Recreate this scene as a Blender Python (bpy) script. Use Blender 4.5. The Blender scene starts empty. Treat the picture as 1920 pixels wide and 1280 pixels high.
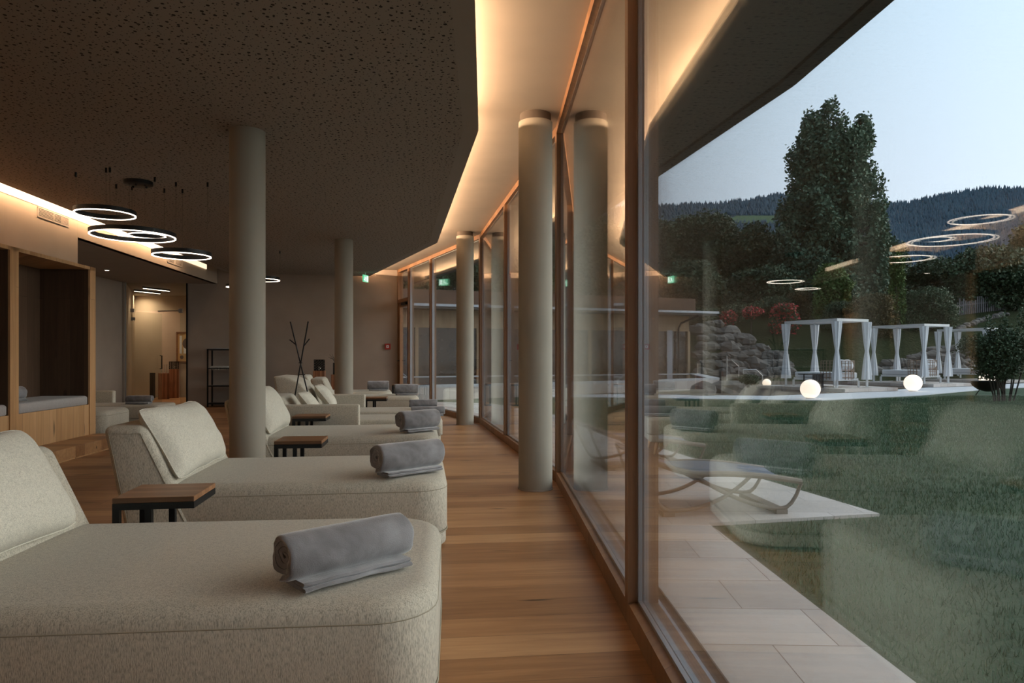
import bpy, bmesh, math, random
import numpy as np
from mathutils import Vector, Matrix, noise
random.seed(7)
rng = np.random.default_rng(7)
PI = math.pi
SC = bpy.context.scene
COL = SC.collection

# ------------------------------------------------------------------ camera
cam_d = bpy.data.cameras.new('camera')
cam_d.lens = 24.0
cam_d.sensor_width = 36.0
cam_d.shift_y = 28.0 / 1920.0
cam_d.clip_end = 3000
cam_d.clip_start = 0.05
cam = bpy.data.objects.new('camera', cam_d)
COL.objects.link(cam)
cam.location = (0, 0, 1.15)
cam.rotation_euler = (PI / 2, 0, 0)
SC.camera = cam

# ------------------------------------------------------------------ view
SC.view_settings.view_transform = 'Standard'
SC.view_settings.look = 'None'
SC.view_settings.gamma = 1.0
SC.view_settings.exposure = 0.40
SC.view_settings.use_curve_mapping = False
SC.cycles.max_bounces = 10
SC.cycles.diffuse_bounces = 5
SC.cycles.glossy_bounces = 5
SC.cycles.transparent_max_bounces = 28
SC.cycles.sample_clamp_indirect = 6.0

# ------------------------------------------------------------------ sky
W = bpy.data.worlds.new('sky')
SC.world = W
W.use_nodes = True
nt = W.node_tree
for n in list(nt.nodes):
    nt.nodes.remove(n)
o = nt.nodes.new('ShaderNodeOutputWorld')
bg = nt.nodes.new('ShaderNodeBackground')
tc = nt.nodes.new('ShaderNodeTexCoord')
sx = nt.nodes.new('ShaderNodeSeparateXYZ')
nt.links.new(tc.outputs['Generated'], sx.inputs[0])
rp = nt.nodes.new('ShaderNodeValToRGB')
e = rp.color_ramp.elements
e[0].position = 0.0; e[0].color = (0.66, 0.69, 0.75, 1)
e[1].position = 1.0; e[1].color = (0.55, 0.66, 0.80, 1)
x_ = e.new(0.22); x_.color = (0.56, 0.63, 0.745, 1)
x_ = e.new(0.45); x_.color = (0.50, 0.62, 0.76, 1)
nt.links.new(sx.outputs[2], rp.inputs[0])
dp = nt.nodes.new('ShaderNodeVectorMath'); dp.operation = 'DOT_PRODUCT'
nt.links.new(tc.outputs['Generated'], dp.inputs[0])
dp.inputs[1].default_value = (0.97, 0.10, 0.25)       # extra sky glow, added out of view on the right to light the room
mr = nt.nodes.new('ShaderNodeMapRange')
mr.inputs['From Min'].default_value = -0.5; mr.inputs['From Max'].default_value = 0.75
mr.inputs['To Min'].default_value = 0.25; mr.inputs['To Max'].default_value = 1.55
nt.links.new(dp.outputs['Value'], mr.inputs['Value'])
nt.links.new(rp.outputs[0], bg.inputs[0])
m2 = nt.nodes.new('ShaderNodeMapRange'); m2.interpolation_type = 'SMOOTHSTEP'
m2.inputs['From Min'].default_value = 0.72; m2.inputs['From Max'].default_value = 1.0
m2.inputs['To Min'].default_value = 0.0; m2.inputs['To Max'].default_value = 4.0
nt.links.new(dp.outputs['Value'], m2.inputs['Value'])
c1 = nt.nodes.new('ShaderNodeVectorMath'); c1.operation = 'SCALE'
nt.links.new(rp.outputs[0], c1.inputs[0]); nt.links.new(mr.outputs[0], c1.inputs['Scale'])
c2 = nt.nodes.new('ShaderNodeVectorMath'); c2.operation = 'SCALE'
c2.inputs[0].default_value = (0.74, 0.66, 0.57); nt.links.new(m2.outputs[0], c2.inputs['Scale'])
ma = nt.nodes.new('ShaderNodeVectorMath'); ma.operation = 'ADD'
nt.links.new(c1.outputs[0], ma.inputs[0]); nt.links.new(c2.outputs[0], ma.inputs[1])
nt.links.new(ma.outputs[0], bg.inputs[0])
nt.links.new(bg.outputs[0], o.inputs[0])

H = 3.25          # ceiling along the glass
HC = 3.08         # perforated ceiling
A6 = math.radians(6.3)
WARM = (1.0, 0.64, 0.38)

def area(name, loc, direction, sx_, sy_, power, color, yaxis=(0, 1, 0), spread=PI):
    d = bpy.data.lights.new(name, 'AREA')
    d.shape = 'RECTANGLE'; d.size = sx_; d.size_y = sy_
    d.energy = power; d.color = color; d.spread = spread
    ob = bpy.data.objects.new(name, d); COL.objects.link(ob)
    z = -Vector(direction).normalized()
    y = Vector(yaxis); y = (y - y.dot(z) * z).normalized()
    x = y.cross(z)
    m = Matrix((x, y, z)).transposed().to_4x4(); m.translation = loc
    ob.matrix_world = m
    return ob

# ceiling plate edge along the window (plan)
CE = [(-0.07, -4.0), (-0.202, 3.70), (-0.287, 5.84), (-1.27, 11.6), (-3.50, 16.6)]
# cove lighting along that edge: light strips lying on top of the plate
for (a, b) in zip(CE[:-1], CE[1:]):
    a = Vector((*a, 0)); b = Vector((*b, 0))
    L = (b - a).length; d = (b - a).normalized(); nrm = Vector((d.y, -d.x, 0))
    c = (a + b) / 2 - nrm * 0.28; c.z = HC + 0.08
    area('cove_light', c, nrm * 0.88 + Vector((0, 0, 0.47)), 0.02, L - 0.2, 13.5 * L, WARM, yaxis=d, spread=2.6)
# cove light washing the wall on the left
d6 = Vector((-math.sin(A6), math.cos(A6), 0)); n6 = Vector((math.cos(A6), math.sin(A6), 0))
area('cove_light', n6 * -4.93 + d6 * 5.0 + Vector((0, 0, HC + 0.06)), -n6 + Vector((0, 0, -0.25)), 0.02, 18.4, 70, WARM, yaxis=d6)

# ------------------------------------------------------------------ helpers
def setp(ob, label=None, cat=None, group=None, kind=None):
    if label: ob['label'] = label
    if cat: ob['category'] = cat
    if group: ob['group'] = group
    if kind: ob['kind'] = kind
    return ob

def thing(name, label, cat, loc=(0, 0, 0), rz=0.0, group=None, kind=None):
    ob = bpy.data.objects.new(name, None); COL.objects.link(ob)
    ob.empty_display_size = 0.1
    ob.location = loc; ob.rotation_euler = (0, 0, rz)
    return setp(ob, label, cat, group, kind)

def link(name, me, m, parent=None, smooth=False):
    if m is not None:
        for mm in (m if isinstance(m, (list, tuple)) else [m]):
            me.materials.append(mm)
    if smooth:
        me.polygons.foreach_set('use_smooth', [True] * len(me.polygons))
    ob = bpy.data.objects.new(name, me); COL.objects.link(ob)
    if parent is not None: ob.parent = parent
    return ob

class MB:
    def __init__(self): self.v = []; self.f = []
    def add(self, vs, fs):
        k = len(self.v); self.v += [tuple(p) for p in vs]; self.f += [tuple(i + k for i in f) for f in fs]; return self
    def box(self, x0, y0, z0, x1, y1, z1):
        vs = [(x0,y0,z0),(x1,y0,z0),(x1,y1,z0),(x0,y1,z0),(x0,y0,z1),(x1,y0,z1),(x1,y1,z1),(x0,y1,z1)]
        return self.add(vs, [(0,3,2,1),(4,5,6,7),(0,1,5,4),(1,2,6,5),(2,3,7,6),(3,0,4,7)])
    def prism(self, poly, z0, z1):
        n = len(poly)
        ar = sum(poly[i][0]*poly[(i+1)%n][1]-poly[(i+1)%n][0]*poly[i][1] for i in range(n))
        if ar < 0: poly = poly[::-1]
        vs = [(x, y, z0) for x, y in poly] + [(x, y, z1) for x, y in poly]
        fs = [tuple(range(n))[::-1], tuple(range(n, 2*n))] + [(i, (i+1)%n, n+(i+1)%n, n+i) for i in range(n)]
        return self.add(vs, fs)
    def tube(self, pts, r, seg=8, closed=False, cap=True):
        pts = [Vector(p) for p in pts]; n = len(pts)
        rs = r if isinstance(r, (list, tuple)) else [r]*n
        rings = []; up = Vector((0, 0, 1)); prev = None
        for i, p in enumerate(pts):
            if closed: t = pts[(i+1) % n] - pts[i-1]
            else: t = pts[min(i+1, n-1)] - pts[max(i-1, 0)]
            t.normalize()
            if prev is None:
                a = t.cross(up)
                if a.length < 1e-3: a = t.cross(Vector((1, 0, 0)))
            else: a = prev - prev.dot(t)*t
            a.normalize(); b = t.cross(a); prev = a
            rings.append([p + rs[i]*(math.cos(2*PI*k/seg)*a + math.sin(2*PI*k/seg)*b) for k in range(seg)])
        vs = [q for R in rings for q in R]; fs = []
        m = n if closed else n-1
        for i in range(m):
            j = (i+1) % n
            for k in range(seg):
                fs.append((i*seg+k, i*seg+(k+1)%seg, j*seg+(k+1)%seg, j*seg+k))
        if cap and not closed:
            fs.append(tuple(range(seg))[::-1]); fs.append(tuple((n-1)*seg+k for k in range(seg)))
        return self.add(vs, fs)
    def lathe(self, prof, c=(0, 0, 0), seg=32):
        vs = []; fs = []; n = len(prof)
        for (r, z) in prof:
            for k in range(seg):
                a = 2*PI*k/seg; vs.append((c[0]+r*math.cos(a), c[1]+r*math.sin(a), c[2]+z))
        for i in range(n-1):
            for k in range(seg):
                fs.append((i*seg+k, i*seg+(k+1)%seg, (i+1)*seg+(k+1)%seg, (i+1)*seg+k))
        fs.append(tuple(range(seg))[::-1]); fs.append(tuple((n-1)*seg+k for k in range(seg)))
        return self.add(vs, fs)
    def sphere(self, c, r, seg=16, rings=10, sc=(1, 1, 1)):
        vs = []; fs = []
        for i in range(rings+1):
            th = PI*i/rings
            for k in range(seg):
                a = 2*PI*k/seg
                vs.append((c[0]+sc[0]*r*math.sin(th)*math.cos(a), c[1]+sc[1]*r*math.sin(th)*math.sin(a), c[2]+sc[2]*r*math.cos(th)))
        for i in range(rings):
            for k in range(seg):
                fs.append((i*seg+k, (i+1)*seg+k, (i+1)*seg+(k+1)%seg, i*seg+(k+1)%seg))
        return self.add(vs, fs)
    def build(self, name, m, parent=None, smooth=False, bevel=0.0, segs=2):
        me = bpy.data.meshes.new(name)
        me.from_pydata(self.v, [], self.f)
        if bevel:
            bm = bmesh.new(); bm.from_mesh(me)
            bmesh.ops.remove_doubles(bm, verts=bm.verts, dist=1e-5)
            ed = [e for e in bm.edges if len(e.link_faces) == 2 and e.calc_face_angle(0) > 0.5]
            bmesh.ops.bevel(bm, geom=ed, offset=bevel, segments=segs, profile=0.5, affect='EDGES', clamp_overlap=True)
            bm.to_mesh(me); bm.free()
        me.update()
        ob = link(name, me, m, parent, smooth)
        if smooth:
            try: me.set_sharp_from_angle(angle=math.radians(42))
            except Exception: pass
        return ob

def copy_tree(src, parent=None):
    c = src.copy(); COL.objects.link(c)
    if parent is not None:
        c.parent = parent
    for ch in list(src.children):
        copy_tree(ch, c)
    return c

def np_mesh(name, V, F, m, parent=None, kind=None):
    """V (n,3) array, F (m,k) array of equal sized polygons."""
    me = bpy.data.meshes.new(name)
    k = F.shape[1]
    me.vertices.add(len(V)); me.vertices.foreach_set('co', V.astype(np.float32).ravel())
    me.loops.add(F.size); me.loops.foreach_set('vertex_index', F.astype(np.int32).ravel())
    me.polygons.add(len(F))
    me.polygons.foreach_set('loop_start', np.arange(0, F.size, k, dtype=np.int32))
    me.polygons.foreach_set('loop_total', np.full(len(F), k, dtype=np.int32))
    me.update(calc_edges=True)
    return link(name, me, m, parent)

# ------------------------------------------------------------------ materials
class N:
    def __init__(self, name):
        self.m = bpy.data.materials.new(name); self.m.use_nodes = True
        self.t = self.m.node_tree
        self.b = self.t.nodes['Principled BSDF']
    def n(self, t, **k):
        x = self.t.nodes.new(t)
        for a, v in k.items(): setattr(x, a, v)
        return x
    def l(self, a, b): self.t.links.new(a, b)
    def coord(self, kind='Object', scale=(1, 1, 1), rot=(0, 0, 0), loc=(0, 0, 0)):
        tc = self.n('ShaderNodeTexCoord'); mp = self.n('ShaderNodeMapping')
        mp.inputs['Scale'].default_value = scale; mp.inputs['Rotation'].default_value = rot
        mp.inputs['Location'].default_value = loc
        self.l(tc.outputs[kind], mp.inputs[0]); return mp.outputs[0]
    def worldpos(self, scale=(1, 1, 1), rot=(0, 0, 0)):
        g = self.n('ShaderNodeNewGeometry'); mp = self.n('ShaderNodeMapping')
        mp.inputs['Scale'].default_value = scale; mp.inputs['Rotation'].default_value = rot
        self.l(g.outputs['Position'], mp.inputs[0]); return mp.outputs[0]
    def noise(self, vec, scale, detail=3, rough=0.5, dist=0.0):
        x = self.n('ShaderNodeTexNoise'); x.inputs['Scale'].default_value = scale
        x.inputs['Detail'].default_value = detail; x.inputs['Roughness'].default_value = rough
        x.inputs['Distortion'].default_value = dist
        self.l(vec, x.inputs['Vector']); return x.outputs['Fac']
    def ramp(self, fac, stops):
        x = self.n('ShaderNodeValToRGB'); e = x.color_ramp.elements
        e[0].position = stops[0][0]; e[0].color = (*stops[0][1], 1)
        e[1].position = stops[-1][0]; e[1].color = (*stops[-1][1], 1)
        for p, c in stops[1:-1]:
            q = e.new(p); q.color = (*c, 1)
        self.l(fac, x.inputs[0]); return x.outputs[0]
    def mix(self, fac, a, b, mode='MIX'):
        x = self.n('ShaderNodeMix', data_type='RGBA', blend_type=mode)
        for s, v in ((x.inputs[0], fac), (x.inputs[6], a), (x.inputs[7], b)):
            if isinstance(v, (int, float)): s.default_value = v
            elif isinstance(v, tuple): s.default_value = (*v, 1)
            else: self.l(v, s)
        return x.outputs[2]
    def math(self, op, a, b=0.0, c=None):
        x = self.n('ShaderNodeMath', operation=op)
        for i, v in enumerate((a, b, c)):
            if v is None: continue
            if isinstance(v, (int, float)): x.inputs[i].default_value = v
            else: self.l(v, x.inputs[i])
        return x.outputs[0]
    def bump(self, h, strength=0.3, dist=0.01):
        x = self.n('ShaderNodeBump'); x.inputs['Strength'].default_value = strength
        x.inputs['Distance'].default_value = dist
        self.l(h, x.inputs['Height']); self.l(x.outputs[0], self.b.inputs['Normal'])
    def color(self, c):
        if isinstance(c, tuple): self.b.inputs['Base Color'].default_value = (*c, 1)
        else: self.l(c, self.b.inputs['Base Color'])
    def set(self, rough=0.6, metal=0.0, spec=0.5):
        self.b.inputs['Roughness'].default_value = rough
        self.b.inputs['Metallic'].default_value = metal
        self.b.inputs['Specular IOR Level'].default_value = spec
        return self.m

def plain(name, c, rough=0.6, metal=0.0, var=0.12, scale=6.0, spec=0.5, bump=0.0):
    k = N(name); v = k.coord()
    f = k.noise(v, scale, 4)
    lo = tuple(x*(1-var) for x in c); hi = tuple(min(1, x*(1+var)) for x in c)
    k.color(k.ramp(f, [(0.3, lo), (0.7, hi)]))
    if bump: k.bump(k.noise(v, scale*30, 3), bump, 0.004)
    return k.set(rough, metal, spec)

def emit(name, c, s):
    k = N(name); k.color((0.8, 0.8, 0.8))
    k.b.inputs['Emission Color'].default_value = (*c, 1); k.b.inputs['Emission Strength'].default_value = s
    return k.set(0.5)

def fabric(name, c, speck=0.35, scale=150.0, bump=0.35, stretch=(1, 1, 1)):
    k = N(name); v = k.coord(scale=stretch)
    a = k.noise(v, scale, 2, 0.6)
    b = k.noise(v, scale*0.25, 3, 0.6)
    m = k.math('ADD', k.math('MULTIPLY', a, 0.72), k.math('MULTIPLY', b, 0.28))
    lo = tuple(x*(1-speck) for x in c); hi = tuple(min(0.95, x*(1+speck*0.55)) for x in c)
    k.color(k.ramp(m, [(0.36, lo), (0.5, c), (0.64, hi)]))
    k.bump(a, bump, 0.002)
    k.b.inputs['Sheen Weight'].default_value = 0.12
    k.b.inputs['Sheen Roughness'].default_value = 0.5
    return k.set(0.92, 0, 0.2)

def wood(name, lo, mid, hi, plank=(0.16, 1.9), axis='x', rotz=0.0, rough=0.45, world=False, knots=0.5, gloss_bump=0.05):
    """planks run along `axis` ('x' or 'z'); brick cells give each board its own tone."""
    k = N(name)
    rot = (0, 0, -rotz) if axis == 'x' else (PI/2 if axis == 'z' else 0, 0, 0)
    src = k.worldpos if world else (lambda scale=(1,1,1), rot=(0,0,0): k.coord('Object', scale, rot))
    if axis == 'z':
        # swap so that boards run upwards : x' = z
        g = k.n('ShaderNodeTexCoord'); s = k.n('ShaderNodeSeparateXYZ'); c = k.n('ShaderNodeCombineXYZ')
        k.l(g.outputs['Object'], s.inputs[0]); k.l(s.outputs[2], c.inputs[0])
        k.l(k.math('ADD', s.outputs[0], s.outputs[1]), c.inputs[1])
        v = c.outputs[0]
    else:
        v = src(rot=rot)
    br = k.n('ShaderNodeTexBrick')
    br.offset = 0.37; br.offset_frequency = 2; br.squash = 1.0
    k.l(v, br.inputs['Vector'])
    br.inputs['Color1'].default_value = (0, 0, 0, 1); br.inputs['Color2'].default_value = (1, 1, 1, 1)
    br.inputs['Mortar'].default_value = (0.5, 0.5, 0.5, 1)
    br.inputs['Scale'].default_value = 1.0
    br.inputs['Brick Width'].default_value = plank[1]; br.inputs['Row Height'].default_value = plank[0]
    br.inputs['Mortar Size'].default_value = 0.0012; br.inputs['Mortar Smooth'].default_value = 0.0
    # shift the grain per board
    mp = k.n('ShaderNodeMapping'); mp.inputs['Scale'].default_value = (1.6, 22, 22)
    ad = k.n('ShaderNodeVectorMath', operation='ADD')
    sc = k.n('ShaderNodeVectorMath', operation='SCALE'); sc.inputs['Scale'].default_value = 7.3
    k.l(br.outputs['Color'], sc.inputs[0]); k.l(v, ad.inputs[0]); k.l(sc.outputs[0], ad.inputs[1])
    k.l(ad.outputs[0], mp.inputs[0])
    g1 = k.noise(mp.outputs[0], 1.0, 6, 0.62, 0.6)
    g2 = k.noise(v, 1.3, 3)
    tone = k.math('ADD', k.math('MULTIPLY', br.outputs['Color'], 0.42), k.math('ADD', k.math('MULTIPLY', g1, 0.75), k.math('MULTIPLY', g2, 0.22)))
    colr = k.ramp(k.math('MULTIPLY', tone, 0.75), [(0.22, lo), (0.48, mid), (0.78, hi)])
    if knots:
        mk = k.n('ShaderNodeMapping'); mk.inputs['Scale'].default_value = (2.2, 9.0, 9.0)
        k.l(ad.outputs[0], mk.inputs[0])
        vo = k.n('ShaderNodeTexVoronoi'); vo.inputs['Scale'].default_value = 0.55
        k.l(mk.outputs[0], vo.inputs['Vector'])
        kn = k.ramp(k.math('ADD', vo.outputs['Distance'], k.math('MULTIPLY', g1, 0.12)), [(0.12, (1, 1, 1)), (0.19, (0, 0, 0))])
        colr = k.mix(k.math('MULTIPLY', kn, knots), colr, tuple(x*0.12 for x in lo))
    colr = k.mix(k.math('MULTIPLY', br.outputs['Fac'], 0.75), colr, tuple(x*0.25 for x in lo))
    k.color(colr)
    k.bump(k.math('SUBTRACT', g1, k.math('MULTIPLY', br.outputs['Fac'], 1.0)), gloss_bump, 0.004)
    return k.set(rough, 0, 0.4)

def glass_mat(name, tint=(0.965, 0.98, 0.975), f0=0.045):
    m = bpy.data.materials.new(name); m.use_nodes = True; t = m.node_tree
    for n in list(t.nodes): t.nodes.remove(n)
    out = t.nodes.new('ShaderNodeOutputMaterial'); mix = t.nodes.new('ShaderNodeMixShader')
    tr = t.nodes.new('ShaderNodeBsdfTransparent'); gl = t.nodes.new('ShaderNodeBsdfGlossy')
    tr.inputs[0].default_value = (*tint, 1); gl.inputs['Roughness'].default_value = 0.0
    gl.inputs[0].default_value = (1, 1, 1, 1)
    g = t.nodes.new('ShaderNodeNewGeometry')
    d = t.nodes.new('ShaderNodeVectorMath'); d.operation = 'DOT_PRODUCT'
    t.links.new(g.outputs['Incoming'], d.inputs[0]); t.links.new(g.outputs['Normal'], d.inputs[1])
    def M(op, a, b):
        x = t.nodes.new('ShaderNodeMath'); x.operation = op
        for i, v in enumerate((a, b)):
            if isinstance(v, (int, float)): x.inputs[i].default_value = v
            else: t.links.new(v, x.inputs[i])
        return x.outputs[0]
    c = M('ABSOLUTE', d.outputs['Value'], 0)
    p = M('POWER', M('SUBTRACT', 1.0, c), 5.0)
    f = M('ADD', M('MULTIPLY', p, 1 - f0), f0)
    t.links.new(f, mix.inputs[0]); t.links.new(tr.outputs[0], mix.inputs[1]); t.links.new(gl.outputs[0], mix.inputs[2])
    t.links.new(mix.outputs[0], out.inputs[0])
    return m

M_plaster = plain('warm_plaster', (0.46, 0.405, 0.34), 0.85, var=0.05, scale=2, bump=0.05)
M_wall = plain('taupe_wall', (0.36, 0.30, 0.25), 0.85, var=0.06, scale=2, bump=0.08)
M_wall_l = plain('sand_wall', (0.46, 0.37, 0.28), 0.85, var=0.05, scale=2, bump=0.06)
M_colm = plain('column_plaster', (0.31, 0.285, 0.235), 0.75, var=0.04, scale=3, bump=0.06)
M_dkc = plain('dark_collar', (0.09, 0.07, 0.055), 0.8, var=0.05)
M_floor = wood('oak_floor', (0.20, 0.09, 0.036), (0.38, 0.19, 0.082), (0.58, 0.335, 0.16), (0.20, 1.9), 'x', A6, 0.38, True, 0.8)
M_oak = wood('oak_panel', (0.38, 0.20, 0.085), (0.56, 0.32, 0.145), (0.72, 0.45, 0.23), (0.13, 3.0), 'z', 0, 0.5, False, 0.6)
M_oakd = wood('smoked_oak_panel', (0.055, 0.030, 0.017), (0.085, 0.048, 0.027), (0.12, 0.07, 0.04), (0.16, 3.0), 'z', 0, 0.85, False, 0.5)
M_frame = wood('window_larch', (0.14, 0.065, 0.028), (0.22, 0.105, 0.045), (0.30, 0.155, 0.07), (0.3, 9.0), 'z', 0, 0.45, False, 0.0)
M_teak = wood('table_teak', (0.16, 0.075, 0.035), (0.27, 0.13, 0.06), (0.38, 0.2, 0.10), (0.055, 1.2), 'x', 0, 0.4, False, 0.0)
M_redw = wood('block_timber', (0.07, 0.028, 0.014), (0.19, 0.075, 0.035), (0.38, 0.17, 0.085), (0.05, 2.0), 'z', 0, 0.45, False, 0.0)
M_cream = fabric('cream_boucle', (0.49, 0.455, 0.375), 0.36, 300, stretch=(1, 1, 0.22))
M_cush = fabric('pale_wool', (0.64, 0.61, 0.52), 0.24, 260)
M_bench = fabric('grey_bench_wool', (0.43, 0.41, 0.40), 0.25, 200)
M_black = plain('black_metal', (0.018, 0.019, 0.02), 0.45, 0.6, var=0.1)
M_steel = plain('brushed_steel', (0.55, 0.56, 0.57), 0.3, 1.0, var=0.05)
M_alu = plain('window_spacer', (0.42, 0.44, 0.47), 0.35, 0.7, var=0.05)
M_seam = plain('seam_thread', (0.30, 0.27, 0.20), 0.9, var=0.05)
M_glass = glass_mat('window_glass')
M_glass2 = glass_mat('door_glass', (0.9, 0.93, 0.91))
M_led = emit('ring_light', (1.0, 0.84, 0.70), 3.6)
M_ledw = emit('cove_diffuser', (1.0, 0.74, 0.50), 1.05)
M_white = plain('white_lacquer', (0.72, 0.74, 0.76), 0.5, var=0.04)
M_cloth = plain('white_curtain', (0.74, 0.76, 0.80), 0.9, var=0.05, scale=12)
M_ball = emit('garden_globe', (1.0, 0.76, 0.58), 1.15)

k = N('velvet_blanket'); v = k.coord()
a = k.noise(v, 6, 3, 0.55, 0.25); b = k.noise(v, 260, 2)
k.color(k.ramp(a, [(0.33, (0.15, 0.145, 0.15)), (0.5, (0.225, 0.22, 0.23)), (0.7, (0.33, 0.33, 0.345))]))
k.bump(k.math('ADD', k.math('MULTIPLY', a, 3.0), b), 0.35, 0.004)
k.b.inputs['Sheen Weight'].default_value = 0.8; k.b.inputs['Sheen Roughness'].default_value = 0.35
M_velvet = k.set(0.85, 0, 0.2)

# perforated acoustic ceiling board
k = N('perforated_board'); v = k.worldpos(scale=(1, 1, 1), rot=(0, 0, -A6))
def dots(scale, lo, hi, seed):
    vo = k.n('ShaderNodeTexVoronoi', voronoi_dimensions='2D'); vo.inputs['Scale'].default_value = scale
    vo.inputs['Randomness'].default_value = 0.85
    mp = k.n('ShaderNodeMapping'); mp.inputs['Location'].default_value = (seed, seed*0.7, 0)
    k.l(v, mp.inputs[0]); k.l(mp.outputs[0], vo.inputs['Vector'])
    sp = k.n('ShaderNodeSeparateColor'); k.l(vo.outputs['Color'], sp.inputs[0])
    th = k.math('ADD', lo, k.math('MULTIPLY', sp.outputs[0], hi-lo))
    return k.math('LESS_THAN', vo.outputs['Distance'], th)
dd = k.math('MAXIMUM', dots(17, 0.06, 0.19, 0.0), dots(26, 0.04, 0.14, 3.1))
k.color(k.mix(dd, (0.30, 0.262, 0.225), (0.035, 0.03, 0.027)))
M_perf = k.set(0.9, 0, 0.2)
M_board = plain('ceiling_board', (0.30, 0.262, 0.225), 0.9, var=0.03, scale=2)
M_soff = plain('eave_board', (0.10, 0.10, 0.095), 0.85, var=0.05, scale=2)

# ------------------------------------------------------------------ room plan
def uv(u, v_):   # room axes -> world
    return (u*math.cos(A6) - v_*math.sin(A6), u*math.sin(A6) + v_*math.cos(A6))
G = [(0.640, -2.1), (0.583, -0.10), (0.496, 2.95), (0.402, 6.24), (-0.107, 9.16), (-0.56, 11.75), (-1.718, 14.27), (-2.399, 15.75), (-2.79, 16.60)]
BWL = (-7.55, 15.90)              # back wall left end
PL = (-8.95, 15.69)               # glazed partition left end
def structure(name, mb, m, **kw):
    ob = mb.build(name, m, **kw); ob['kind'] = 'structure'; return ob

room = [(g[0] + (0.13 if i < 8 else 0.1), g[1]) for i, g in enumerate(G)] + [(-7.0, 16.0), (-7.0, 19.6), (-11.2, 19.6), (-11.0, 15.0), (-9.1, 9.2), (-6.4, 9.2), (-5.0, -4.0)]
structure('floor', MB().prism(room, -0.12, 0.0), M_floor)

# high ceiling slab over everything and the roof edge outside
EV = [(2.60, -6.0), (2.10, 4.02), (2.04, 5.21), (1.53, 8.07), (0.95, 11.3), (-3.05, 20.0)]
structure('ceiling.001', MB().prism([(G[0][0]+0.1, -4.0)] + [(g[0]+0.1, g[1]) for g in G[1:]] + [(-7.0, 16.9), (-12, 20), (-12, -4.0)], H, H+0.10), M_plaster)
rf = MB().prism(EV + [(-12, 20), (-12, -6)], H+0.10, H+0.34)
setp(rf.build('roof', M_soff), kind='structure')
so = MB().prism(EV + [(G[8][0]+0.11, 16.6+3.4)] + [(g[0]+0.105, g[1]) for g in G[::-1]] + [(0.74, -6.0)], H+0.0, H+0.098)
setp(so.build('eave_soffit', M_soff), kind='structure')
fa = MB()
for a, b in zip(EV[:-1], EV[1:]):
    d = (Vector(b)-Vector(a)).normalized(); n_ = Vector((d.y, -d.x))
    q = [Vector(a), Vector(b), Vector(b)+n_*0.12, Vector(a)+n_*0.12]
    fa.prism([tuple(p) for p in q], H-0.03, H+0.40)
setp(fa.build('roof_edge', M_black), kind='structure')

# perforated ceiling plate with a plain border
LE = [uv(-4.86, 15.9), uv(-4.86, -4.2)]
poly = CE + [(-3.5, 16.45), (LE[0][0], 15.93), LE[1]]
me = bpy.data.meshes.new('ceiling'); bm = bmesh.new()
vs = [bm.verts.new((x, y, HC)) for x, y in ([CE[0], CE[1], CE[2], CE[3], (-3.42, 16.42)] + [(LE[0][0], 15.85), LE[1]])]
f = bm.faces.new(vs)
ext = bmesh.ops.extrude_face_region(bm, geom=[f])
for el in ext['geom']:
    if isinstance(el, bmesh.types.BMVert): el.co.z += 0.066
bm.faces.ensure_lookup_table()
low = [f_ for f_ in bm.faces if all(abs(v_.co.z-HC) < 1e-5 for v_ in f_.verts)]
r_ = bmesh.ops.inset_region(bm, faces=low, thickness=0.13, use_even_offset=True)
bmesh.ops.recalc_face_normals(bm, faces=bm.faces)
for f_ in bm.faces: f_.material_index = 1
for f_ in low: f_.material_index = 0
bm.to_mesh(me); bm.free()
ce = link('ceiling', me, [M_perf, M_board]); ce['kind'] = 'structure'

def wall(name, a, b, z0, z1, m, t=0.12, side=1, kind='structure'):
    a = Vector(a); b = Vector(b); d = (b-a).normalized(); n_ = Vector((-d.y, d.x))*side
    q = [a, b, b+n_*t, a+n_*t]
    ob = MB().prism([tuple(p) for p in q], z0, z1).build(name, m); ob['kind'] = kind
    return ob
wall('wall_back', (-2.70, 16.635), BWL, 0, H, M_wall, side=-1)
LW0 = uv(-5.09, -2.6); LW1 = uv(-5.09, 9.3)
wall('wall_left', LW0, LW1, 0, H, M_wall_l, side=1)
wall('wall_left.004', LW1, (-6.19, 9.73), 2.31, H, M_wall_l, side=1)
wall('wall_left.001', (-6.19+0.0, 9.731), (-6.881, 15.93), 2.85, H, M_wall_l, t=0.10, side=1)   # fascia over the alcove
AL0 = uv(-7.16, 9.3)
wall('wall_left.002', uv(-5.22, 9.3), AL0, 0, 2.85, M_wall, side=1)
wall('wall_left.003', AL0, PL, 0, 2.85, M_wall, side=1)
wall('wall_rear', (0.8, -2.1), (-4.95, -2.1), 0, H, M_wall, side=1)
structure('ceiling.002', MB().prism([(-6.21, 9.65), (-6.90, 15.95), (-7.0, 19.6), (-11.4, 19.6), (-11, 15), (-9.2, 9.2), (-6.4, 9.2)], 2.85, 2.95), M_board)
wall('wall_corridor_back', (-7.0, 19.2), (-11.2, 19.2), 0, 2.85, M_wall_l, side=-1)
wall('wall_corridor_left', (-10.75, 19.2), (-9.07, 15.80), 0, 2.85, M_wall_l, side=1)
wall('wall_corridor_right', (-7.35, 16.0), (-7.35, 19.2), 0, 2.85, M_wall_l, side=-1)
for i, (a, b) in enumerate([((-7.55, 16.07), (-7.42, 16.07))]): pass
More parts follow.
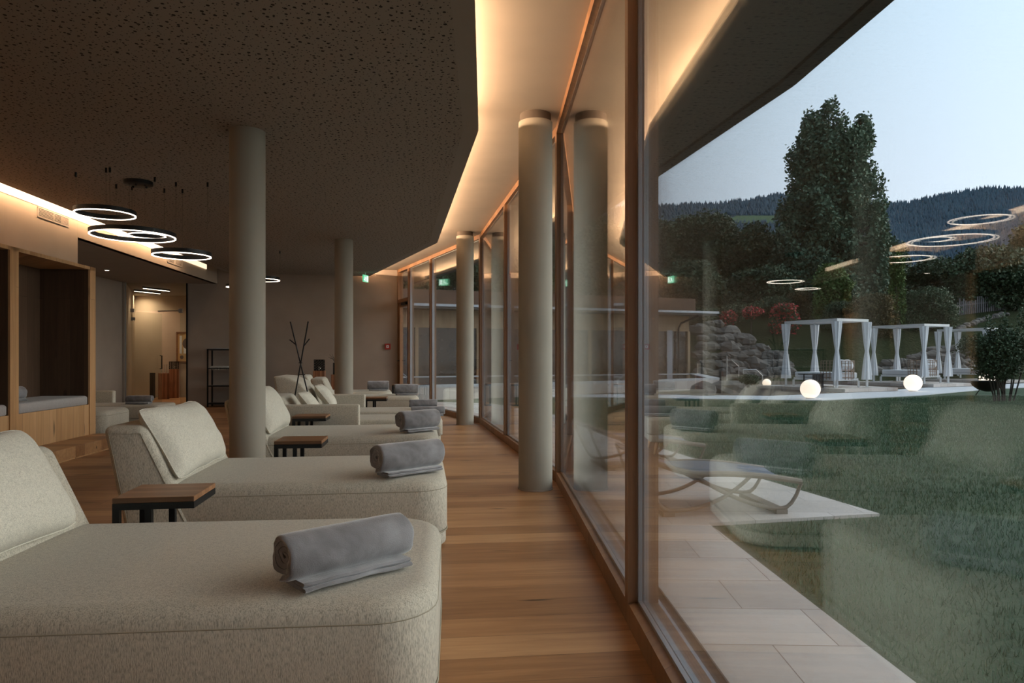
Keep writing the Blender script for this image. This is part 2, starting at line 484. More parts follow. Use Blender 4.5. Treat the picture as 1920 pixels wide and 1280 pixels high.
# baseboards
bb = MB(); a = Vector((-2.84, 16.61)); b = Vector((-7.5, 15.90)); d = (b-a).normalized(); n_ = Vector((d.y, -d.x))*-1
bb.prism([tuple(a), tuple(b), tuple(b - Vector((-d.y, d.x))*-0.015), tuple(a - Vector((-d.y, d.x))*-0.015)], 0.0, 0.07)
structure('baseboard_back', bb, M_wall)
structure('baseboard_corridor', MB().box(-10.7, 19.18, 0, -7.36, 19.2, 0.08), M_plaster)

# ------------------------------------------------------------------ glazing
PW = 0.062; PD = 0.13
def bay(idx, a, b, end_post=False):
    a = Vector(a); b = Vector(b); d = b-a; L = d.length; ang = math.atan2(d.y, d.x)
    # local x along the facade, local -y to the garden side
    t = thing('window_%d' % idx, None, None, (a.x, a.y, 0), ang, kind='structure')
    s = -1
    def bx(mb, x0, x1, y0, y1, z0, z1): mb.box(x0, min(s*y0, s*y1), z0, x1, max(s*y0, s*y1), z1)
    m = MB(); bx(m, 0, L, 0, PD, 0.0, 0.095); m.build('window_sill', M_frame, t)
    m = MB(); bx(m, 0, L, 0, PD, H-0.07, H); m.build('window_head', M_frame, t)
    m = MB(); bx(m, -PW/2, PW/2, -0.002, PD, 0.095, H-0.07); m.build('mullion', M_frame, t)
    if end_post:
        m = MB(); bx(m, L-PW, L, -0.002, PD, 0.095, H-0.07); m.build('mullion', M_frame, t)
    x0 = PW/2; x1 = L-PW/2 - (PW/2 if end_post else 0)
    for (y0, y1) in ((0.034, 0.040), (0.058, 0.064)):
        m = MB(); bx(m, x0, x1, y0, y1, 0.095, H-0.07); m.build('glass_pane', M_glass, t)
    m = MB()
    for (xa, xb, za, zb) in ((x0, x0+0.014, 0.095, H-0.07), (x1-0.014, x1, 0.095, H-0.07), (x0, x1, 0.095, 0.109), (x0, x1, H-0.084, H-0.07)):
        bx(m, xa, xb, 0.0405, 0.0575, za, zb)
    m.build('spacer_bar', M_alu, t)
    m = MB()
    for (xa, xb, za, zb) in ((x0, x0+0.012, 0.095, H-0.07), (x1-0.012, x1, 0.095, H-0.07), (x0, x1, 0.095, 0.104)):
        bx(m, xa, xb, 0.0645, 0.085, za, zb)
    m.build('glazing_bead', M_alu, t)
    m = MB(); bx(m, 0, L, PD, PD+0.03, -0.02, 0.07); m.build('drip_rail', M_alu, t)
    return t
for i in range(1, 7):
    bay(i, G[i], G[i+1])
wall('wall_light_block', G[0], (G[1][0], G[1][1]-PW/2-0.002), 0, H, M_wall, t=0.14, side=-1)  # unseen wall in place of glazing, added to cut light from behind
# garden door at the far end, transom above
a = Vector(G[7]); b = Vector(G[8]); d = b-a; L = d.length; ang = math.atan2(d.y, d.x)
t = thing('door_1', None, None, (a.x, a.y, 0), ang, kind='structure')
m = MB(); m.box(-PW/2, -PD, 0, PW/2, 0, H); m.box(L-PW, -PD, 0, L, 0, H); m.box(0, -PD, H-0.07, L, 0, H); m.box(0, -PD, 2.44, L, 0, 2.52)
m.build('door_frame', M_frame, t)
m = MB(); m.box(0.035, -0.08, 0.02, 0.14, -0.02, 2.43); m.box(L-0.16, -0.08, 0.02, L-0.065, -0.02, 2.43); m.box(0.14, -0.08, 0.02, L-0.16, -0.02, 0.14); m.box(0.14, -0.08, 2.33, L-0.16, -0.02, 2.43)
lf = m.build('door_leaf', M_frame, t)
MB().box(0.14, -0.055, 0.14, L-0.16, -0.045, 2.33).build('glass_pane', M_glass, lf)
MB().tube([(L-0.11, -0.02, 1.05), (L-0.11, 0.03, 1.05), (L-0.23, 0.03, 1.05)], 0.01).build('door_handle', M_black, lf)
MB().box(0.12, -0.02, 2.36, 0.5, 0.03, 2.42).build('door_closer', M_black, lf)
MB().box(0.03, -0.055, 2.52, L-0.06, -0.045, H-0.07).build('glass_pane', M_glass, t)

# columns
def column(x, y, label, top, r=0.147):
    t = thing('column', label, 'column', (x, y, 0), group=None)
    MB().lathe([(r, 0.008), (r, top-(0.072 if top == H else 0.0))], seg=64).build('shaft', M_colm, t, smooth=True)
    MB().lathe([(r+0.006, 0.0), (r+0.006, 0.012)], seg=64).build('base_ring', M_wall, t, smooth=True)
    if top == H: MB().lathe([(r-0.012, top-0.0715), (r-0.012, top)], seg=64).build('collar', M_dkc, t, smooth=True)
    return t
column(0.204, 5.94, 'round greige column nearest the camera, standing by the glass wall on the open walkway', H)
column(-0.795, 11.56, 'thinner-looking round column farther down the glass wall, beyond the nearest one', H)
column(-2.27, 5.86, 'thick round column rising between the second and third cream loungers', HC, 0.146)
column(-2.79, 11.33, 'round column standing in the middle distance by the coat stand and armchairs', HC, 0.150)

# ------------------------------------------------------------------ partition with glass door to the corridor
a = Vector(PL); b = Vector(BWL); d = b-a; L = d.length; ang = math.atan2(d.y, d.x)
t = thing('door_2', None, None, (a.x, a.y, 0), ang, kind='structure')
MB().box(0, -0.03, 0, 0.05, 0.05, 2.85).build('door_jamb', M_wall, t)
MB().box(0.05, 0, 0, 0.07, 0.03, 2.85).build('door_jamb', M_alu, t)
MB().box(L-0.03, -0.03, 0, L, 0.05, 2.85).build('door_jamb', M_black, t)
MB().box(0.07, 0.01, 0, 0.20, 0.02, 2.2).build('glass_side_pane', M_glass2, t)
MB().box(L-0.17, 0.01, 0, L-0.02, 0.02, 2.2).build('glass_side_pane', M_glass2, t)
MB().box(0.07, 0.01, 2.205, L-0.02, 0.02, 2.85).build('glass_transom', M_glass2, t)
lf = MB().box(0, 0, 0.01, 0.98, 0.012, 2.19)
lf = lf.build('glass_leaf', M_glass2, t); lf.location = (0.205, 0.0, 0); lf.rotation_euler = (0, 0, math.radians(70))
MB().tube([(0.9, -0.01, 0.85), (0.9, -0.06, 0.85), (0.9, -0.06, 1.17), (0.9, -0.01, 1.17)], 0.013).build('door_handle', M_black, lf)
MB().box(0.0, -0.02, 1.98, 0.07, 0.03, 2.05).build('hinge', M_steel, lf)
m = MB(); m.box(0.17, -0.02, 2.17, 0.25, 0.045, 2.25); m.box(L-0.2, -0.02, 2.16, L-0.12, 0.045, 2.26)
m.build('glass_clamp', M_steel, t)
MB().tube([(L-0.2, -0.03, 2.21), (L-0.62, -0.1, 2.19)], 0.012).build('closer_arm', M_steel, t)

# ------------------------------------------------------------------ seating niches on the left (oak cabinet on a step)
UF = -4.45
nx, ny = uv(UF, 0)
NI = thing('seating_niche', 'long oak wall unit with open seating niches and a low step, along the left wall', 'built-in bench', (nx, ny, 0), A6)
# local: x across (negative into the wall), y along the room
V1 = 9.51
posts = [V1-0.15, V1-1.81, V1-3.47, V1-5.13, V1-6.79]
for i, pv in enumerate(posts):
    MB().box(-0.62, pv, 0.14, 0.0, pv+0.15, 2.31).build('side_panel', M_oak, NI)
MB().box(-0.62, posts[-1], 2.27, -0.0, V1, 2.31).build('top_panel', M_oak, NI)
for i in range(len(posts)-1):
    y0 = posts[i+1]+0.15; y1 = posts[i]
    MB().box(-0.60, y0, 0.14, -0.012, y1, 0.53).build('bench_front', M_oak, NI)
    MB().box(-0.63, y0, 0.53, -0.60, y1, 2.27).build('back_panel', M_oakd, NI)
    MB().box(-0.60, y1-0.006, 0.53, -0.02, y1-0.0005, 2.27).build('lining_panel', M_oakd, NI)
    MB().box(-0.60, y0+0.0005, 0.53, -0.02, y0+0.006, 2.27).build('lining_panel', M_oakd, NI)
MB().box(-0.62, posts[-1], 0.0, 0.40, V1, 0.138).build('step', M_floor, NI)
MB().box(0.40, posts[-1], 0.0, 0.412, V1, 0.012).build('step_trim', M_oak, NI)

def rounded_block(lx, ly, z0, z1, rv, rt, seg=6, crown=0.0):
    """block 0..lx, 0..ly with rounded plan corners and a soft top edge"""
    me = bpy.data.meshes.new('b'); bm = bmesh.new()
    nx_, ny_, = 1, 1
    pts = []
    for cx, cy, a0 in ((lx-rv, rv, -PI/2), (lx-rv, ly-rv, 0), (rv, ly-rv, PI/2), (rv, rv, PI)):
        for k in range(seg+1):
            a = a0 + PI/2*k/seg; pts.append((cx+rv*math.cos(a), cy+rv*math.sin(a)))
    # rings: going up then in over the rounded edge
    rings = [(0.012, z0), (0.0, z0+0.012)]
    for k in range(7):
        a = PI/2*k/6; rings.append((rt*(1-math.cos(a)), z1-rt+rt*math.sin(a)))
    cx, cy = lx/2, ly/2
    V = []
    n = len(pts)
    def inset(p, d):
        # move towards centre on each axis independently
        x, y = p
        fx = (lx/2-d)/(lx/2); fy = (ly/2-d)/(ly/2)
        return (cx+(x-cx)*fx, cy+(y-cy)*fy)
    for d_, z in rings: V.append([bm.verts.new((*inset(p, d_), z)) for p in pts])
    # crowned top: extra rings
    for q in (0.35, 0.7, 0.92):
        V.append([bm.verts.new((cx+(inset(p, rt)[0]-cx)*(1-q), cy+(inset(p, rt)[1]-cy)*(1-q), z1+crown*(1-(1-q)**2))) for p in pts])
    for a, b in zip(V[:-1], V[1:]):
        for i in range(n): bm.faces.new((a[i], a[(i+1) % n], b[(i+1) % n], b[i]))
    bm.faces.new(V[-1]); bm.faces.new(V[0][::-1])
    bmesh.ops.recalc_face_normals(bm, faces=bm.faces)
    bm.to_mesh(me); bm.free()
    return me, pts

def block_obj(name, lx, ly, z0, z1, rv, rt, m, parent, off=(0, 0, 0), crown=0.0):
    me, pts = rounded_block(lx, ly, z0, z1, rv, rt, crown=crown)
    me.name = name
    ob = link(name, me, m, parent, True); ob.location = off
    return ob, pts

# bench cushions
for i in range(len(posts)-1):
    y0 = posts[i+1]+0.15; y1 = posts[i]
    lab = ['grey bench cushion with a rolled blanket in the far oak niche',
           'grey bench cushion cut by the left edge of the photo, in the nearer niche'][i] if i < 2 else None
    if i >= 2: break
    wx, wy = uv(UF-0.585, y0+0.02)
    c = thing('bench_cushion', lab, 'cushion', (wx, wy, 0.531), A6, group=None)
    block_obj('cushion_body', 0.575, y1-y0-0.04, 0.0, 0.115, 0.035, 0.03, M_bench, c)

# vent grilles, access panel and LED diffuser on the left wall
def on_left(v_, z): 
    x, y = uv(-5.09, v_); return (x, y, z)
def grille(v0, v1, label):
    t = thing('vent_grille', label, 'vent', on_left(v0, 2.94), A6)
    w = v1-v0; m = MB()
    for (a0, b0, a1, b1) in ((0, 0, w, 0.012), (0, 0.118, w, 0.13), (0, 0, 0.012, 0.13), (w-0.012, 0, w, 0.13), (w/2-0.006, 0, w/2+0.006, 0.13)):
        m.box(0.001, a0, b0, 0.016, a1, b1)
    m.build('frame', M_plaster, t)
    m = MB()
    for q in range(6): m.box(0.004, 0.012, 0.017+q*0.017, 0.012, w-0.012, 0.024+q*0.017)
    m.build('louvre', M_plaster, t)
    MB().box(0.001, 0.012, 0.012, 0.003, w-0.012, 0.118).build('backing', M_black, t)
grille(9.36, 10.10, 'slatted air vent high on the left wall above the niches')
grille(13.6, 14.35, 'slatted air vent on the far fascia, seen behind the lowest ring lamp')
t = thing('cove_diffuser', 'long glowing cove light strip where the left wall meets the dark ceiling', 'light', on_left(-4.4, 3.085), A6)
MB().box(0.002, 0, 0, 0.02, 20.2, 0.12).build('diffuser', M_ledw, t)
t = thing('access_panel', 'flush service panel in the sand coloured wall above the niches', 'panel', on_left(8.02, 2.44), A6)
MB().box(0.0005, 0, 0, 0.006, 0.66, 0.52).build('panel', M_wall_l, t)
for v_, nm in ((12.6, 'small round downlight in the lowered alcove ceiling'),):
    t = thing('downlight', nm, 'light', (-7.95, 13.4, 2.838))
    MB().lathe([(0.05, 0), (0.05, 0.012)], seg=20).build('trim_ring', M_white, t)
    MB().lathe([(0.035, -0.003), (0.035, 0.0)], seg=20).build('lens', M_led, t)

# ------------------------------------------------------------------ loungers
def lounger_mesh_root(name, label, loc, rz):
    t = thing(name, label, 'lounger', loc, rz)
    s, pts = block_obj('seat', 1.74, 1.10, 0.10, 0.43, 0.19, 0.065, M_cream, t, (-1.74, 0, 0), 0.012)
    bs, _ = block_obj('base', 1.725, 1.085, 0.015, 0.098, 0.18, 0.004, M_cream, t, (-1.732, 0.0075, 0))
    path = []
    MB().tube([(x, y, 0.36) for x, y in pts], 0.0022, 5, closed=True).build('seam', M_seam, s)
    MB().tube([(x, y, 0.1) for x, y in pts], 0.004, 5, closed=True).build('seam', M_seam, s)
    # backrest : wedge profile across the full width
    prof = [(-1.76, 0.03), (-1.905, 0.765), (-1.685, 0.765), (-1.335, 0.03)]
    m = MB()
    n = len(prof)
    vs = [(x, -0.006, z) for x, z in prof] + [(x, 1.106, z) for x, z in prof]
    fs = [tuple(range(n)), tuple(range(n, 2*n))[::-1]] + [(i, n+i, n+(i+1) % n, (i+1) % n) for i in range(n)]
    m.add(vs, fs)
    br = m.build('backrest', M_cream, t, smooth=True, bevel=0.045, segs=5)
    for y in (0.018, 1.082):
        m = MB()
        yy = -0.007 if y < 0.5 else 1.107
        m.tube([(-1.74, yy, 0.10), (-1.865, yy, 0.722), (-1.70, yy, 0.722), (-1.395, yy, 0.07)], 0.0022, 5)
        m.build('seam', M_seam, br)
    for (x, y) in ((-0.2, 0.12), (-0.2, 0.98), (-1.6, 0.12), (-1.6, 0.98)): MB().lathe([(0.03, 0.0), (0.03, 0.018)], (x, y, 0), 12).build('glide', M_black, t)
    return t
LO = [('cream daybed lounger in the foreground, cut off by the bottom of the photo', (-0.225, 2.03, 0), 5.0),
      ('cream daybed lounger second from the camera, full width in front of the thick column', (-0.375, 4.01, 0), 7.5),
      ('cream daybed lounger third from the camera, its backrest partly hidden by the thick column', (-0.665, 6.28, 0), 8.0),
      ('cream daybed lounger far back with a blanket roll near the garden door', (-1.66, 12.3, 0), 12.0),
      ('cream daybed lounger farthest back, against the taupe wall', (-2.45, 14.0, 0), 12.0)]
roots = []
l0 = lounger_mesh_root('lounger', LO[0][0], LO[0][1], math.radians(LO[0][2])); roots.append(l0)
for lab, loc, dg in LO[1:]:
    c = copy_tree(l0); c.location = loc; c.rotation_euler = (0, 0, math.radians(dg)); c['label'] = lab; roots.append(c)
# lounger beyond the niches, facing the window
l7 = copy_tree(l0); l7.scale = (1, 0.78, 1); l7.location = (*uv(-4.36, 9.54), 0); l7.rotation_euler = (0, 0, A6)
l7['label'] = 'cream daybed lounger directly behind the end of the oak niches on the left'

def armed_lounger(label, loc, rz, arm_side, wid=0.80, length=1.95, high=False, back_z=0.74):
    t = thing('armed_lounger', label, 'lounger', loc, rz)
    s, pts = block_obj('seat', length-0.3, wid, 0.24, 0.43, 0.06, 0.035, M_cream, t, (-(length-0.3), 0, 0), 0.012)
    m = MB(); m.tube([(x, y, 0.248) for x, y in pts], 0.004, 5, closed=True); m.build('seam', M_seam, s)
    block_obj('base', length-0.34, wid-0.02, 0.15, 0.238, 0.05, 0.004, M_cream, t, (-(length-0.32), 0.01, 0))
    bt = back_z
    if high:
        prof = [(-length+0.02, 0.16), (-length-0.10, bt), (-length+0.08, bt-0.015), (-length+0.24, bt-0.09), (-length+0.36, bt-0.24), (-length+0.52, 0.16)]
    else:
        prof = [(-length+0.02, 0.16), (-length-0.06, bt), (-length+0.14, bt), (-length+0.5, 0.16)]
    n = len(prof)
    vs = [(x, 0.0, z) for x, z in prof] + [(x, wid, z) for x, z in prof]
    fs = [tuple(range(n)), tuple(range(n, 2*n))[::-1]] + [(i, n+i, n+(i+1) % n, (i+1) % n) for i in range(n)]
    MB().add(vs, fs).build('backrest', M_cream, t, smooth=True, bevel=0.035, segs=4)
    y0 = -0.11 if arm_side < 0 else wid+0.0
    me, _ = rounded_block(1.02, 0.11, 0.15, 0.615, 0.025, 0.025); me.name = 'armrest'
    ob = link('armrest', me, M_cream, t, True); ob.location = (-length-0.02, y0, 0)
    for (x, y) in ((-0.12, 0.09), (-0.12, wid-0.09), (-length+0.25, 0.09), (-length+0.25, wid-0.09)):
        MB().tube([(x, y, 0.155), (x+(0.03 if x > -0.5 else -0.03), y, 0.0)], [0.024, 0.013], 10).build('leg', M_oak, t)
    return t
a1 = armed_lounger('cream chaise with a low armrest on its near side, just beyond the third lounger', (-0.80, 7.87, 0), math.radians(8), -1, 0.78, 1.93, back_z=0.70)
a2 = armed_lounger('cream chaise with a high curved back and far side armrest, behind the coat stand', (-1.03, 9.02, 0), math.radians(8), 1, 0.80, 1.95, True, 0.90)
a3 = armed_lounger('narrow cream chaise with a blanket roll, beyond the lounger at the end of the niches', (*uv(-4.08, 10.55), 0), A6, 1, 0.75, 1.95)

# ------------------------------------------------------------------ cushions
def pillow(name, w, h, t, m, parent, seed=0, n=26):
    V = []; F = []
    def pt(s, q, side):
        px = w/2*s*(1-0.06*(1-q*q))*(1-0.05*abs(q)**7); pz = h/2*q*(1-0.13*(1-s*s))*(1-0.09*abs(s)**7)
        th = t/2*((1-abs(s)**2.8)**0.48)*((1-abs(q)**2.8)**0.48)
        nz = noise.noise(Vector((s*2.2+seed, q*2.2, side*3.0)))*0.10 + noise.noise(Vector((s*5+seed, q*5, side*3.0)))*0.035
        th *= (1+nz)
        pz += 0.012*noise.noise(Vector((s*1.7+seed*3, q*1.7, 0)))
        return (px, side*th, pz)
    idx = {}
    for side in (1, -1):
        for i in range(n+1):
            for j in range(n+1):
                s = -1+2*i/n; q = -1+2*j/n
                s = math.copysign(abs(s)**0.8, s); q = math.copysign(abs(q)**0.8, q)
                key = (i, j) if (i in (0, n) or j in (0, n)) else (i, j, side)
                if key not in idx: idx[key] = len(V); V.append(pt(s, q, side))
    g = lambda i, j, side: idx[(i, j) if (i in (0, n) or j in (0, n)) else (i, j, side)]
    for side in (1, -1):
        for i in range(n):
            for j in range(n):
                f = (g(i, j, side), g(i+1, j, side), g(i+1, j+1, side), g(i, j+1, side))
                F.append(f[::-1] if side > 0 else f)
    ob = MB().add(V, F).build(name, m, parent, smooth=True)
    edge = [V[idx[(i, 0)]] for i in range(n+1)] + [V[idx[(n, j)]] for j in range(1, n+1)] + [V[idx[(i, n)]] for i in range(n-1, -1, -1)] + [V[idx[(0, j)]] for j in range(n-1, 0, -1)]
    MB().tube(edge, 0.0035, 5, closed=True).build('piping', m, ob)
    return ob
def local_to_world(root, p):
    r = root.rotation_euler[2]; c, s = math.cos(r), math.sin(r)
    return (root.location[0]+p[0]*c-p[1]*s, root.location[1]+p[0]*s+p[1]*c, root.location[2]+p[2])
def lean_pillow(root, label, lx, ly, lz, w, h, t, lean, seed, twist=0.0):
    ob = thing('cushion', label, 'cushion', local_to_world(root, (lx, ly, lz)), 0)
    # pillow plane: width along the lounger's width, height leaning back
    ob.rotation_euler = (-lean, twist, root.rotation_euler[2]+PI/2)
    pillow('cushion_cover', w, h, t, M_cush, ob, seed)
    return ob
CL = ['large pale cushion leaning on the backrest of the foreground lounger, cut by the left edge',
      'large pale cushion leaning on the backrest of the second lounger',
      'pale cushion on the third lounger, half hidden behind the thick column']
for i in range(3):
    lean_pillow(roots[i], CL[i], -1.615, 0.485, 0.652, 0.94, 0.48, 0.23, math.radians(29), i*2.3+1)
lean_pillow(a1, 'small pale cushion on the armed chaise, left one of the two by the coat stand', -1.52, 0.30, 0.60, 0.42, 0.36, 0.14, math.radians(38), 9)
lean_pillow(a2, 'small pale cushion against the high curved back, right of the coat stand', -1.43, 0.32, 0.62, 0.44, 0.40, 0.15, math.radians(38), 12)

# ------------------------------------------------------------------ blanket rolls
def make_roll(name, label, loc, rz, R=0.09, length=0.40, turns=3.6, tail=True):
    t = thing(name, label, 'blanket', loc, rz)
    pitch = (R-0.012)/turns; th = pitch*0.86
    N_ = int(turns*26)
    inner = []; outer = []
    for i in range(N_+1):
        a = 2*PI*turns*i/N_
        r = 0.012 + pitch*a/(2*PI)
        ph = a - 2*PI*turns - PI/2
        ro = r; ri = max(r-th, 0.002)
        outer.append((ro*math.cos(ph), ro*math.sin(ph))); inner.append((ri*math.cos(ph), ri*math.sin(ph)))
    xs = [0, 0.004, 0.014, 0.05] + [0.05+(length-0.10)*k/8 for k in range(1, 8)] + [length-0.05, length-0.014, length-0.004, length]
    sc = [0.90, 0.955, 0.985, 1.0] + [1.0]*7 + [1.0, 0.985, 0.955, 0.90]
    V = []; F = []
    ring = outer + inner[::-1]
    n = len(ring)
    for x, s in zip(xs, sc):
        for (y, z) in ring:
            rr = math.hypot(y, z)
            k = s*(1+0.025*noise.noise(Vector((x*9, y*11, z*11+R*50)))+0.03*noise.noise(Vector((x*4+R*99, 0, 0))))
            dx = 0.010*noise.noise(Vector((y*30, z*30, R*70)))*(1 if x < 0.02 or x > length-0.02 else 0) - (0.018*(1-rr/R) if x > length/2 else -0.018*(1-rr/R))*(1 if x < 0.01 or x > length-0.01 else 0)
            V.append((x-length/2+dx, y*k, (z*k)*0.97+R))
    for i in range(len(xs)-1):
        for j in range(n):
            F.append((i*n+j, i*n+(j+1) % n, (i+1)*n+(j+1) % n, (i+1)*n+j))
    no = len(outer)
    for base, flip in ((0, False), ((len(xs)-1)*n, True)):
        for j in range(no-1):
            f = (base+j, base+j+1, base+n-2-j, base+n-1-j)
            F.append(f if flip else f[::-1])
    b = MB().add(V, F).build('rolled_blanket', M_velvet, t, smooth=True)
    if tail:
        m = MB(); prof = []
        nn = 22; lw = length*0.86
        for layer, (zc, y0, y1) in enumerate(((0.009, -0.10, 0.03), (0.023, -0.092, 0.0))):
            vs = []; fs = []
            sec = [(y1, zc-0.006), (y0+0.006, zc-0.006), (y0, zc), (y0+0.006, zc+0.006), (y1, zc+0.006)]
            for i in range(nn+1):
                x = -lw/2+lw*i/nn
                for (y, z) in sec:
                    w_ = 0.010*noise.noise(Vector((x*7+layer*3+R*40, layer, 0)))
                    vs.append((x, y+w_ if y < -0.05 else y, z+0.003*noise.noise(Vector((x*16, y*20, layer+R*33)))+0.002))
            q = len(sec)
            for i in range(nn):
                for j in range(q):
                    fs.append((i*q+j, (i+1)*q+j, (i+1)*q+(j+1) % q, i*q+(j+1) % q))
            fs.append(tuple(range(q))); fs.append(tuple(nn*q+j for j in range(q))[::-1])
            m.add(vs, fs)
        m.build('folded_edge', M_velvet, t, smooth=True)
        b.location.z = 0.018
    return t
TOP = 0.439
r0 = make_roll('blanket_roll', 'grey velvet blanket roll lying on the foreground lounger', (-0.545, 2.24, TOP), math.radians(44), 0.080, 0.45)
r1 = make_roll('blanket_roll', 'grey velvet blanket roll on the foot end of the second lounger', (-0.64, 4.18, TOP), math.radians(44), 0.094, 0.46)
r2 = make_roll('blanket_roll', 'grey velvet blanket roll on the foot end of the third lounger', (-0.90, 6.52, TOP), math.radians(47), 0.098, 0.44)
r3 = make_roll('blanket_roll', 'small light grey blanket roll on the armed chaise just beyond the third lounger', (-1.00, 8.12, TOP), math.radians(14), 0.055, 0.40, 2.5)
r4 = make_roll('blanket_roll', 'small light grey blanket roll on the chaise with the high curved back', (-1.21, 9.30, TOP), math.radians(14), 0.060, 0.38, 2.5)
def rollcopy(src, loc, rz, lab):
    c = copy_tree(src); c.location = loc; c.rotation_euler = (0, 0, math.radians(rz)); c['label'] = lab
rollcopy(r2, (-1.96, 12.62, TOP), 20, 'grey blanket roll far back, right one of the two by the garden door')
rollcopy(r2, (-2.80, 14.28, TOP), 12, 'grey blanket roll farthest back, left one of the two by the garden door')
rollcopy(r4, (*uv(-4.42, 10.78), TOP), 2, 'flat grey blanket roll on the narrow chaise at the left')
rollcopy(r1, (*uv(-4.78, 9.62), TOP), 95, 'grey blanket roll peeking out behind the oak post on the lounger by the niches')
rollcopy(r0, (*uv(UF-0.30, 8.10), 0.531+0.116), 75, 'crumpled grey blanket roll standing on the niche cushion beside the oak post')

# ------------------------------------------------------------------ side tables
def side_table(label, loc, rz):
    t = thing('side_table', label, 'table', loc, rz)
    w = 0.345; dpt = 0.33
    m = MB(); m.box(0, 0, 0.496, w, dpt, 0.52); m.build('tabletop', M_teak, t, bevel=0.002, segs=1)
    m = MB()
    for (x0, y0, x1, y1) in ((0, 0, w, 0.022), (0, dpt-0.022, w, dpt), (0, 0.022, 0.022, dpt-0.022), (w-0.022, 0.022, w, dpt-0.022)): m.box(x0, y0, 0.466, x1, y1, 0.4955)
    m.build('frame', M_black, t)
    for (x, y) in ((0.0, 0.0), (0.0, dpt-0.028), (0.135, 0.0), (0.135, dpt-0.028)):
        MB().box(x, y, 0.012, x+0.028, y+0.028, 0.466).build('leg', M_black, t)
    MB().box(0.0, 0.0, 0.0, w-0.04, dpt, 0.012).build('base_plate', M_black, t)
    return t
s0 = side_table('small square teak side table on black legs, between the first and second loungers', (-1.775, 3.03, 0), math.radians(8))
def tcopy(loc, rz, lab):
    c = copy_tree(s0); c.location = loc; c.rotation_euler = (0, 0, math.radians(rz)); c['label'] = lab
tcopy((-1.765, 5.06, 0), 7, 'small teak side table between the second and third loungers beside the thick column')
tcopy((-2.31, 7.17, 0), 7, 'small teak side table in front of the near armrest of the first chaise')
tcopy((-2.26, 10.4, 0), 7, 'small teak side table beyond the far armrest, mostly hidden by it')
tcopy((-2.70, 15.35, 0), 8, 'dark small side table by the back wall, peeking out between two blanket rolls')

# ------------------------------------------------------------------ ring lamps
def ring(parent_label, cx, cy, z, r, cables, label):
    t = thing('ring_lamp', label, 'pendant lamp', (cx, cy, z), 0, group=None)
    n = 72; V = []; F = []
    sec = [(r-0.012, 0.0), (r+0.006, 0.0), (r+0.006, 0.045), (r-0.012, 0.045)]
    for i in range(n):
        a = 2*PI*i/n
        for (q, z_) in sec: V.append((q*math.cos(a), q*math.sin(a), z_))
    for i in range(n):
        j = (i+1) % n
        for k_ in range(4): F.append((i*4+k_, j*4+k_, j*4+(k_+1) % 4, i*4+(k_+1) % 4))
    MB().add(V, F).build('hoop', M_black, t)
    V = []; F = []
    for i in range(n):
        a = 2*PI*i/n
        for (q, z_) in [(r-0.010, -0.009), (r+0.003, -0.009), (r+0.003, -0.001), (r-0.010, -0.001)]: V.append((q*math.cos(a), q*math.sin(a), z_))
    for i in range(n):
        j = (i+1) % n
        for k_ in range(4): F.append((i*4+k_, j*4+k_, j*4+(k_+1) % 4, i*4+(k_+1) % 4))
    MB().add(V, F).build('light_band', M_led, t)
    for a in cables:
        x = r*math.cos(a); y = r*math.sin(a)
        c = MB().tube([(x, y, 0.04), (x, y, HC-z-0.001)], 0.0012, 4).build('cable', M_black, t)
        MB().lathe([(0.011, HC-z-0.05), (0.011, HC-z-0.001)], (x, y, 0), 8).build('cable_anchor', M_black, c)
    return t
c3 = lambda o_: [o_, o_+2*PI/3, o_+4*PI/3]
ring(0, (197.5-960)/1280*7.2, 7.2, 2.65, 0.285, c3(1.2), 'glowing ring lamp hanging highest and leftmost in the near cluster')
ring(0, (250-960)/1280*7.4, 7.4, 2.455, 0.415, c3(0.4), 'largest glowing ring lamp in the near cluster, with a small ring inside it')
ring(0, (341-960)/1280*7.6, 7.6, 2.27, 0.30, c3(2.0), 'lowest glowing ring lamp of the near cluster, toward the right')
ring(0, (276-960)/1280*7.7, 7.7, 2.515, 0.19, c3(0.9), 'smallest glowing ring lamp, seen inside the largest one')
ring(0, (492-960)/1280*12.4, 12.4, 2.54, 0.30, c3(0.3), 'far glowing ring lamp, its right half showing beside the thick column')
ring(0, (446-960)/1280*12.6, 12.6, 2.43, 0.20, c3(0.3), 'far small glowing ring lamp, only a sliver left of the thick column')
for (x, y, lab) in ((-4.12, 7.53, 'flat black ceiling rose above the near cluster of ring lamps'), (-4.75, 12.5, 'flat black ceiling rose above the far ring lamps, behind the thick column')):
    t = thing('ceiling_rose', lab, 'lamp canopy', (x, y, HC-0.045))
    MB().lathe([(0.13, 0), (0.145, 0.008), (0.145, 0.044)], seg=40).build('canopy', M_black, t, smooth=True)
    for a in c3(0.7):
        MB().lathe([(0.012, -0.02), (0.012, 0.001)], (0.08*math.cos(a), 0.08*math.sin(a), 0), 8).build('cable_outlet', M_black, t)

# ------------------------------------------------------------------ far end furniture
# coat stand
t = thing('coat_stand', 'black metal coat stand of crossed poles with short side hooks', 'coat stand', (-2.585, 8.53, 0))
top = 1.585; cz = 0.97
for (x0, y0, x1, y1) in ((0.22, -0.06, -0.20, 0.05), (-0.26, 0.05, 0.05, -0.04)):
    # bottom (z0) to top
    MB().tube([(x0, y0, 0), (x1*1.0, y1, top)], 0.0085, 8).build('pole', M_black, t)
for (p, q) in (((-0.115, 0.03, 1.29), (-0.20, 0.02, 1.36)), ((-0.01, -0.02, 1.28), (0.055, 0.0, 1.37))):
    MB().tube([p, q], 0.0075, 8).build('hook', M_black, t)
for z, xa, xb in ((1.07, -0.08, -0.035), (0.92, -0.085, 0.0)):
    MB().tube([(xa, 0.0, z), (xb, 0.0, z)], 0.006, 6).build('crossbar', M_black, t)

